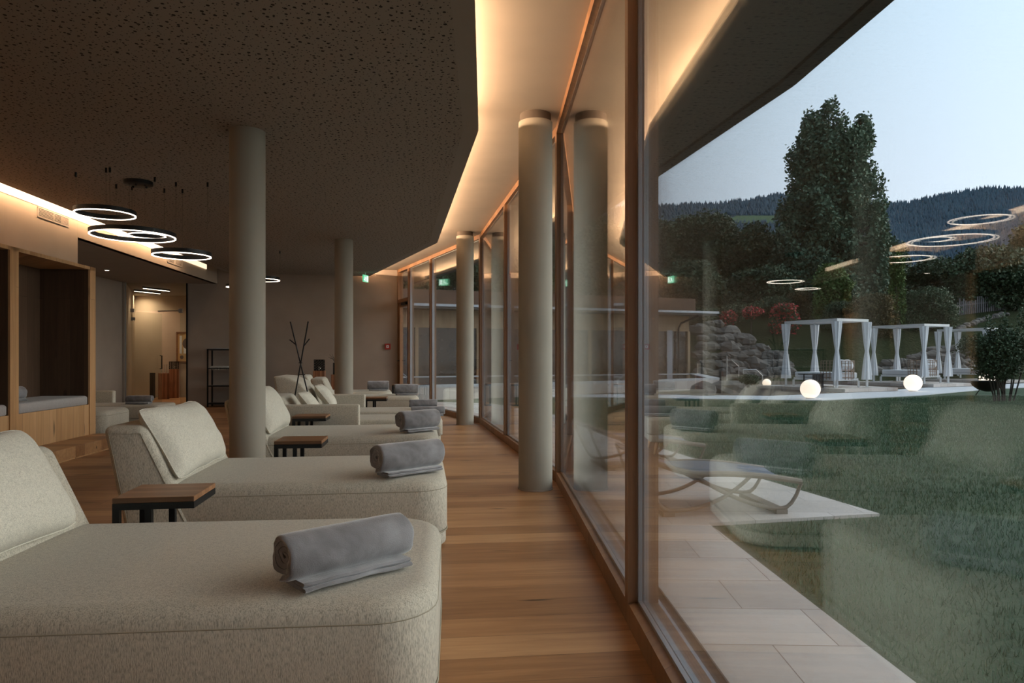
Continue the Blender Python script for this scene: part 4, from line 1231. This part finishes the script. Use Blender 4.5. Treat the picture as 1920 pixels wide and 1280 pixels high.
def tree(name, label, loc, blobs, n, size, m, trunk_h=1.5, tr=0.15, cat='tree', group=None, limbs=8):
    t = thing(name, label, cat, loc, 0, group)
    leaves(t, 'foliage', blobs, int(n*2.2), size*0.72, m, 0.35)
    mm = MB(); mm.tube([(0, 0, -0.2), (0.02*tr, 0, trunk_h*0.6), (0, 0.05, trunk_h)], [tr*1.2, tr, tr*0.8], 8)
    for b in random.sample(blobs, min(limbs, len(blobs))):
        mm.tube([(0, 0, trunk_h*0.7), (b[0]*0.5, b[1]*0.5, (trunk_h+b[2])/2), (b[0], b[1], b[2])], [tr*0.7, tr*0.4, tr*0.15], 6)
    mm.build('trunk', M_bark, t, smooth=True)
    return t
# the tall poplar : upright plumes
bl = []
Y0 = 46.0; cx = (1552-960)/1280*Y0
gz = gh(cx, Y0)
def pz(py, Y): return 1.15+(668-py)*Y/1280
def pxX(px, Y): return (px-960)*Y/1280
OUT = [(192, 1535, 1575), (205, 1522, 1588), (222, 1508, 1634), (250, 1503, 1636), (290, 1482, 1640), (335, 1474, 1642), (350, 1462, 1664), (390, 1453, 1668), (430, 1446, 1664), (500, 1440, 1668), (570, 1448, 1655), (600, 1470, 1640)]
rr = random.Random(5)
for i in range(230):
    y_ = 200+395*rr.random()**0.85
    xl = np.interp(y_, [o_[0] for o_ in OUT], [o_[1] for o_ in OUT]); xr = np.interp(y_, [o_[0] for o_ in OUT], [o_[2] for o_ in OUT])
    if y_ < 262 and rr.random() < 0.9:
        if rr.random() < 0.35: xl = max(xl, 1604) if y_ > 222 else xl
        else: xr = min(xr, 1592)
    q = rr.random(); hw = 8+0.05*(xr-xl)
    px = xl+hw*0.8+(xr-xl-1.6*hw)*q; x = pxX(px, Y0)-cx
    dep = math.sqrt(max(0.05, 1-(2*q-1)**2))*(xr-xl)/2*Y0/1280
    r_w = rr.uniform(0.30, 0.62)*(0.8+0.5*(y_-190)/400)
    bl.append((x, rr.uniform(-0.85, 0.85)*dep, pz(y_, Y0)-gz, r_w, r_w, r_w*rr.uniform(1.5, 2.3)))
for q in range(6): bl.append((0, 0, 2+q*1.6, 2.3, 2.0, 1.5))
tree('poplar_tree', 'very tall dense poplar tree rising above the garden against the sky', (cx, Y0, gz), bl, 42000, 0.36, M_pop, 4, 0.45, limbs=24)

def crown(px, py, Y, wpx, hpx, n=7, seed=0):
    """blobs of a rounded crown whose centre shows at px,py ; returns loc, blobs"""
    X = pxX(px, Y); g = gh(X, Y) if Y > 32.6 else -0.04; zc = pz(py, Y)-g; w = wpx*Y/1280/2; h = hpx*Y/1280/2
    rr = random.Random(seed*7+3); bs = []
    for i in range(n):
        a = rr.uniform(0, 2*PI); q = rr.uniform(0, 0.62)
        bs.append((w*q*math.cos(a), w*q*math.sin(a), zc+h*rr.uniform(-0.55, 0.55), w*rr.uniform(.38, .6), w*rr.uniform(.38, .6), h*rr.uniform(.35, .5)))
    bs.append((0, 0, zc, w*0.7, w*0.7, h*0.7))
    if zc > 1.2:
        for q in range(4): bs.append((w*(q-1.5)*0.42, 0, zc*0.42, w*0.36, w*0.36, zc*0.42))
    return (X, Y, g), bs
TR = [('broad_tree', 'dark tree behind the timber wing at its left end, seen through the far glazing', 780, 500, 44, 150, 150, 9000, .36, M_leaf),
      ('broad_tree', 'dark tree behind the timber wing, seen between the glass mullions', 900, 490, 45, 160, 150, 9000, .36, M_leaf),
      ('broad_tree', 'dark tree behind the middle of the timber wing', 1020, 480, 46, 160, 150, 9000, .36, M_leaf),
      ('broad_tree', 'dark tree behind the right half of the timber wing', 1130, 480, 47, 150, 150, 9000, .36, M_leaf),
      ('broad_tree', 'dark broad tree at the left end of the treeline, behind the timber wing', 1225, 470, 50, 110, 130, 9000, .38, M_leaf),
      ('broad_tree', 'dark broad tree just left of the middle of the treeline, with thin twigs on top', 1325, 450, 52, 150, 135, 12000, .38, M_leaf),
      ('broad_tree', 'wide dark tree touching the left side of the poplar', 1410, 480, 50, 120, 130, 9000, .36, M_leaf),
      ('broad_tree', 'dark tree behind the red flowers under the meadow', 1290, 530, 44, 170, 80, 9000, .3, M_leaf),
      ('broad_tree', 'dark tree low in front of the poplar foot at its left', 1440, 540, 43, 140, 80, 8000, .3, M_leaf),
      ('broad_tree', 'light green domed tree in front of the poplar foot', 1560, 525, 39, 70, 70, 6000, .24, M_lime),
      ('broad_tree', 'dark tree just right of the poplar foot', 1665, 500, 50, 100, 110, 7000, .34, M_leaf),
      ('conifer_shrub', 'pale green pointed young tree right of the poplar, by the shrubs', 1682, 512, 38, 34, 75, 3000, .2, M_lime),
      ('broad_tree', 'large dark hedge-like tree at the right above the picket fence', 1850, 500, 43, 170, 90, 13000, .3, M_leaf),
      ('broad_tree', 'dark tree at the far right edge above the fence', 1945, 470, 46, 130, 110, 9000, .32, M_leaf),
      ('broad_tree', 'mid green tree between the poplar and the right hedge', 1745, 520, 47, 110, 70, 7000, .3, M_leaf)]
for i, (nm, lab, px, py, Y, w, h, n, s, m_) in enumerate(TR):
    loc, bs = crown(px, py, Y, w, h, 9, i+1)
    tree(nm, lab, loc, bs, n, s, m_, max(0.6, bs[-1][2]*0.5), 0.16)
SH = [('garden_shrub', 'low mixed shrub with brownish leaves in the middle of the slope', 1640, 568, 37, 90, 44, 5000, .16, M_rust),
      ('garden_shrub', 'very dark rounded bush on the slope left of the picket fence', 1745, 565, 38, 95, 66, 7000, .17, M_leaf),
      ('garden_shrub', 'dark low shrub at the left of the slope behind the boulders', 1345, 592, 40, 120, 40, 5000, .16, M_leaf),
      ('garden_shrub', 'dark shrub behind the red flowering bushes', 1460, 572, 41, 110, 40, 5000, .16, M_leaf),
      ('garden_shrub', 'reddish leaved shrub above the flowers on the slope', 1497, 556, 40, 50, 26, 2500, .14, M_rust),
      ('garden_shrub', 'low grey-green shrub under the light domed tree', 1575, 575, 38, 70, 26, 3000, .14, M_leaf),
      ('garden_shrub', 'round green shrub standing at the pool edge near the boulders', 1403, 712, 25.5, 44, 22, 2400, .07, M_leaf)]
for i, (nm, lab, px, py, Y, w, h, n, s, m_) in enumerate(SH):
    loc, bs = crown(px, py, Y, w, h, 7, i+31)
    tree(nm, lab, loc, bs, n, s, m_, 0.3, 0.05, 'shrub')
for i, (px, py, w, lab) in enumerate(((1365, 593, 34, 'red flowering bush leftmost on the slope'), (1408, 585, 44, 'red flowering bush, middle of the row on the slope'), (1470, 578, 56, 'red flowering bush, rightmost and widest on the slope'))):
    Y = 37.5; loc, bs = crown(px, py, Y, w, 24, 6, i+61)
    t = tree('flowering_bush', lab, loc, bs, 2600, 0.12, M_leaf, 0.3, 0.04, 'shrub', 'red flowering bushes')
    leaves(t, 'blossom', bs, 650, 0.17, M_flow, 0.98)
# leafy bush in front of the third pavilion
loc, bs = crown(1880, 668, 17.8, 122, 108, 12, 77)
bs += [(-0.35, 0, loc[2]*0+pz(612, 17.8)+0.04, .10, .10, .30), (0.1, 0.1, pz(608, 17.8)+0.04, .10, .10, .32), (0.5, 0, pz(602, 17.8)+0.04, .10, .10, .36), (-.6, 0, pz(640, 17.8), .2, .2, .25)]
t = tree('leafy_bush', 'dark leafy multi-stemmed bush at the right edge in front of the far pavilion', loc, bs, 11000, 0.095, M_leaf, 0.35, 0.03, 'bush', limbs=9)
m = MB()
for i in range(9):
    x = random.uniform(-.5, .6); m.tube([(x*0.5, 0, -0.1), (x, random.uniform(-.2, .2), 0.9)], 0.018, 6)
m.build('stem', M_bark, t)
t = thing('fire_bowl', 'black round-bottomed metal bowl on a stand beside the leafy bush', 'bowl', (14.35, 20.6, -0.03))
m = MB(); m.lathe([(0.06, 0.12), (0.25, 0.18), (0.40, 0.30), (0.46, 0.44), (0.44, 0.44), (0.38, 0.31), (0.24, 0.2), (0.05, 0.15)], seg=28); m.build('bowl', M_black, t, smooth=True)
for a in c3(0.4): MB().tube([(0.2*math.cos(a), 0.2*math.sin(a), 0.17), (0.3*math.cos(a), 0.3*math.sin(a), 0)], 0.015, 6).build('leg', M_black, t)

# boulders
def boulder_wall(name, label, spec, loc=(0, 0, 0)):
    t_ = MB()
    for (x, y, z, r) in spec:
        V = []; F = []; seg, rg = 9, 6
        sc = (random.uniform(1.1, 1.6), random.uniform(.8, 1.1), random.uniform(.7, 1.0)); sd = random.uniform(0, 99)
        for i in range(rg+1):
            th = PI*i/rg
            for k_ in range(seg):
                a = 2*PI*k_/seg; d = Vector((math.sin(th)*math.cos(a), math.sin(th)*math.sin(a), math.cos(th)))
                q = r*(1+0.35*noise.noise(d*1.6+Vector((sd, 0, 0))))
                V.append((x-loc[0]+d.x*q*sc[0], y-loc[1]+d.y*q*sc[1], z-loc[2]+d.z*q*sc[2]))
        for i in range(rg):
            for k_ in range(seg): F.append((i*seg+k_, (i+1)*seg+k_, (i+1)*seg+(k_+1) % seg, i*seg+(k_+1) % seg))
        t_.add(V, F)
    ob = t_.build(name, M_rock, None, smooth=False); ob.location = loc
    return setp(ob, label, 'rock wall')
sp = []
for row in range(7):
    for i in range(16):
        px = 1312+i*11+random.uniform(-4, 4); Y = 33.0+row*0.45
        ytop = 600 if px < 1350 else 600+(px-1350)*0.55
        y_ = 700-row*16+random.uniform(-4, 4)
        if y_ > ytop+6: sp.append((pxX(px, Y), Y, pz(y_, Y), random.uniform(.22, .40)))
boulder_wall('boulder_wall', 'tall retaining wall of rough boulders right of the timber wing', sp, (10.5, 33, 0))
sp = []
for row in range(5):
    for i in range(30):
        px = 1640+i*9+random.uniform(-4, 4); Y = 33.2+row*0.5
        ytop = 690-(px-1640)*0.30 if px < 1780 else 648
        y_ = 696-row*13+random.uniform(-3, 3)
        if y_ > ytop: sp.append((pxX(px, Y), Y, pz(y_, Y), random.uniform(.20, .36)))
boulder_wall('boulder_wall', 'low boulder embankment behind the middle and far pavilions', sp, (21, 33, 0))
sp = []
for i in range(16):
    q = i/15; px = 1795+q*90+random.uniform(-4, 4); y_ = 615-q*50+random.uniform(-4, 4); Y = 38.0+q*3
    X = pxX(px, Y); sp.append((X, Y, gh(X, Y)+0.05, random.uniform(.11, .2)))
boulder_wall('stone_line', 'line of rocks climbing the grass slope towards the picket fence', sp, (26, 38, 0))
setp(bpy.data.objects[-1] if False else None or bpy.data.objects['stone_line'], cat='rocks')
# big boulders in front of the pool
for (px, py, Y, r, lab) in ((1362, 716, 21.4, 0.42, 'single large pale boulder at the pool corner'), (1318, 722, 20.6, 0.28, 'smaller rounded boulder left of the large pale one at the pool')):
    X = pxX(px, Y); b_ = boulder_wall('boulder', lab, [(X, Y, 0.12, r)], (X, Y, 0)); b_['category'] = 'rock'

# picket fence
t = thing('picket_fence', 'weathered grey picket fence on the slope at the right', 'fence', (0, 0, 0))
m = MB(); fl = []
pA = Vector((pxX(1796, 41), 41)); pB = Vector((pxX(1990, 46), 46))
npk = 58
rl = []
for i in range(npk):
    q = i/(npk-1); p = pA.lerp(pB, q); z = gh(p.x, p.y); hh = random.uniform(.72, 1.0)
    MB().add([(p.x-0.035, p.y, z-.1), (p.x+0.035, p.y, z-.1), (p.x+0.035, p.y+.03, z-.1), (p.x-0.035, p.y+.03, z-.1), (p.x-0.03+random.uniform(-.03, .03), p.y, z+hh), (p.x+0.03, p.y, z+hh), (p.x+0.03, p.y+.03, z+hh), (p.x-0.03, p.y+.03, z+hh)],
             [(0, 3, 2, 1), (4, 5, 6, 7), (0, 1, 5, 4), (1, 2, 6, 5), (2, 3, 7, 6), (3, 0, 4, 7)]).build('picket', plain('weathered_wood', (0.17, 0.16, 0.17), 0.9) if i == 0 else bpy.data.materials['weathered_wood'], t)
    rl.append((p.x, p.y+.05, z+0.55))
MB().tube(rl, 0.03, 5).build('rail', bpy.data.materials['weathered_wood'], t)

# ------------------------------------------------------------------ far hills
k = N('hazed_forest_hill'); v = k.worldpos()
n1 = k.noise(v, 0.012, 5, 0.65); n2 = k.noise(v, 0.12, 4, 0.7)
k.color(k.ramp(k.math('ADD', k.math('MULTIPLY', n1, 0.5), k.math('MULTIPLY', n2, 0.5)), [(0.3, (0.035, 0.065, 0.085)), (0.55, (0.05, 0.09, 0.11)), (0.75, (0.07, 0.12, 0.13))]))  # blue distance haze is mixed into the hill colour
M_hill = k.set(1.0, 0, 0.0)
M_con = leafmat('hazed_conifers', (0.018, 0.050, 0.085), (0.032, 0.080, 0.125), (0.055, 0.115, 0.155), 0.05)  # bluish air haze put into the tree colour, no volume
M_mead = plain('far_meadow', (0.075, 0.13, 0.055), 1.0, var=0.15, scale=0.05)
ridge = [(-4000, 420), (300, 420), (1100, 392), (1350, 380), (1400, 374), (1455, 364), (1560, 374), (1640, 380), (1700, 380), (1740, 370), (1780, 363), (1820, 356), (1850, 351), (1920, 352), (2050, 362), (2600, 400), (6000, 430)]
RX = [r[0] for r in ridge]; RY = [r[1] for r in ridge]
def ridge_h(px, D): return (668-np.interp(px, RX, RY))*D/1280
nA, nR = 300, 34
PX = np.concatenate([np.linspace(-3000, 1050, 50), np.linspace(1060, 2100, 200), np.linspace(2150, 5200, 50)])
V = []; 
for j in range(nR):
    q = j/(nR-1); D = 300+500*q
    for px in PX:
        top = ridge_h(px, 800)
        prof = (0.10+0.90*q**1.15)
        z = top*prof*(1 if q < 1 else 1)
        x = (px-960)/1280*D
        z += (7*noise.noise(Vector((x*0.012, D*0.012, 1.0))) )*min(1, q*3)*(1-q)
        V.append((x, D, z if j else -5))
V = np.array(V); I = np.arange(len(V)).reshape(nR, len(PX))
F = np.stack([I[:-1, :-1], I[:-1, 1:], I[1:, 1:], I[1:, :-1]], -1).reshape(-1, 4)
hl = np_mesh('hills', V, F, M_hill); hl['kind'] = 'structure'
hl.data.polygons.foreach_set('use_smooth', [True]*len(F))
# forest on the hills
pos = []
while len(pos) < 17000:
    px = random.uniform(1150, 2080); q = random.random()**0.75
    D = 300+500*q
    z = ridge_h(px, 800)*(0.10+0.90*q**1.15)
    x = (px-960)/1280*D; z += (7*noise.noise(Vector((x*0.012, D*0.012, 1.0))))*min(1, q*3)*(1-q)
    py = 668-(z-1.15)*1280/D
    if 1362 < px < 1456 and 404 < py < 419: continue
    pos.append((x, D, z, random.uniform(3.2, 6.0)))
P = np.array(pos); k_ = len(P); seg = 5
V = np.zeros((k_, seg+1, 3)); F = []
for i in range(seg):
    a = 2*PI*i/seg
    V[:, i] = P[:, :3] + np.stack([P[:, 3]*0.30*math.cos(a), P[:, 3]*0.30*math.sin(a), np.full(k_, -0.5)], -1)
V[:, seg] = P[:, :3] + np.stack([np.zeros(k_), np.zeros(k_), P[:, 3]], -1)
b_ = np.arange(k_)*(seg+1)
F = np.concatenate([np.stack([b_+i, b_+(i+1) % seg, b_+seg], -1) for i in range(seg)])
fo = np_mesh('forest', V.reshape(-1, 3), F, M_con)
setp(fo, 'dark conifer forest covering the distant hills', 'forest', kind='stuff')
# meadow clearing
mv = []
for i in range(13):
    for j in range(5):
        px = 1366+88*i/12; q0 = None
        # find the depth on the hill that projects at the wanted row
        py = 404+14*j/4 + (4 if i < 2 else 0)*(1-j/4)
        best = min(range(60), key=lambda s_: abs((668-((ridge_h(px, 800)*(0.10+0.90*(s_/59)**1.15)+0.0)-1.15)*1280/(300+500*s_/59))-py))
        q = best/59; D = 300+500*q
        z = 1.15+(668-py)*D/1280
        mv.append(((px-960)/1280*(D-14), D-14, 1.15+(z-1.15)*(D-14)/D))
I = np.arange(65).reshape(13, 5); F = np.stack([I[:-1, :-1], I[1:, :-1], I[1:, 1:], I[:-1, 1:]], -1).reshape(-1, 4)
md = np_mesh('meadow', np.array(mv), F, M_mead); md['kind'] = 'structure'

# ------------------------------------------------------------------ bentwood garden loungers on the terrace
def garden_lounger(label, loc, rz):
    t = thing('garden_lounger', label, 'garden lounger', loc, rz)
    mw = plain('bentwood', (0.20, 0.16, 0.13), 0.6) if 'bentwood' not in bpy.data.materials else bpy.data.materials['bentwood']
    mf = plain('sling_fabric', (0.14, 0.16, 0.21), 0.8) if 'sling_fabric' not in bpy.data.materials else bpy.data.materials['sling_fabric']
    # long axis local x : foot end at x=0, head at x=-1.7 ; side rails wavy
    def rz_(x):
        s = -x
        return 0.235+0.05*s+0.03*math.sin(s*2.4)+0.30*max(0, s-1.1)**1.4
    for y in (0.0, 0.60):
        pts = [(-1.75*i/24, y, rz_(-1.75*i/24)) for i in range(25)]
        MB().tube(pts, 0.022, 8).build('side_rail', mw, t)
        for (xa, xb, xf) in ((-0.0, -1.15, -0.22), (-0.55, -1.74, -1.42)):
            arc = []
            za, zb = rz_(xa)-0.01, rz_(xb)-0.01
            for i in range(23):
                x = xa+(xb-xa)*i/22
                q = (x-xf)/(xa-xf) if x > xf else (xf-x)/(xf-xb)
                arc.append((x, y, 0.04+((za if x > xf else zb)-0.04)*q**(2.4 if x > xf else 1.7)))
            MB().tube(arc, 0.016, 8).build('bent_leg', mw, t)
    for x in (-0.22, -1.42): MB().box(x-0.06, -0.02, 0.0, x+0.06, 0.62, 0.035).build('foot', mw, t)
    V = []; F = []
    for i in range(25):
        x = -1.75*i/24
        for j in range(7):
            y = 0.60*j/6; V.append((x, y, rz_(x)-0.028*(1-(2*j/6-1)**2)+0.012))
    n = len(V); V += [(a, b, c-0.006) for a, b, c in V]
    for i in range(24):
        for j in range(6):
            f = (i*7+j, i*7+j+1, (i+1)*7+j+1, (i+1)*7+j); F.append(f[::-1]); F.append(tuple(q+n for q in f))
    MB().add(V, F).build('sling', mf, t, smooth=True)
    return t
gl1 = garden_lounger('bentwood garden lounger with a dark sling on the terrace, nearer of the two', (2.16, 5.10, -0.02), math.radians(6)); gl1.scale = (0.72, 1, 1)
gl2 = copy_tree(gl1); gl2.location = (2.02, 7.15, -0.02); gl2.rotation_euler = (0, 0, math.radians(9)); gl2['label'] = 'bentwood garden lounger with a dark sling, farther along the terrace'

# repeats share a group
for pre, g in (('lounger', 'cream daybed loungers in the lounge'), ('armed_lounger', 'cream chaises with an armrest'), ('blanket_roll', 'rolled grey blankets'),
               ('side_table', 'teak side tables between the loungers'), ('cushion', 'pale cushions on the loungers'), ('column', 'round columns'), ('ring_lamp', 'hanging ring lamps'),
               ('globe_lamp', 'glowing garden globes'), ('bench_cushion', 'niche bench cushions'), ('wood_pedestal', 'timber pedestals'), ('garden_lounger', 'bentwood garden loungers'),
               ('stone_slab', 'slabs under the pavilions'), ('broad_tree', 'broad trees of the treeline'), ('garden_shrub', 'shrubs on the garden slope'), ('boulder_wall', 'boulder walls'),
               ('linear_lamp', 'corridor ceiling lamps'), ('folded_throw', 'folded throws on the rack'), ('pool_handrail', 'pool handrails'), ('vent_grille', 'air vents')):
    for ob_ in SC.objects:
        if ob_.parent is None and ob_.name.split('.')[0] == pre and ob_.get('label') and not ob_.get('group'):
            ob_['group'] = g
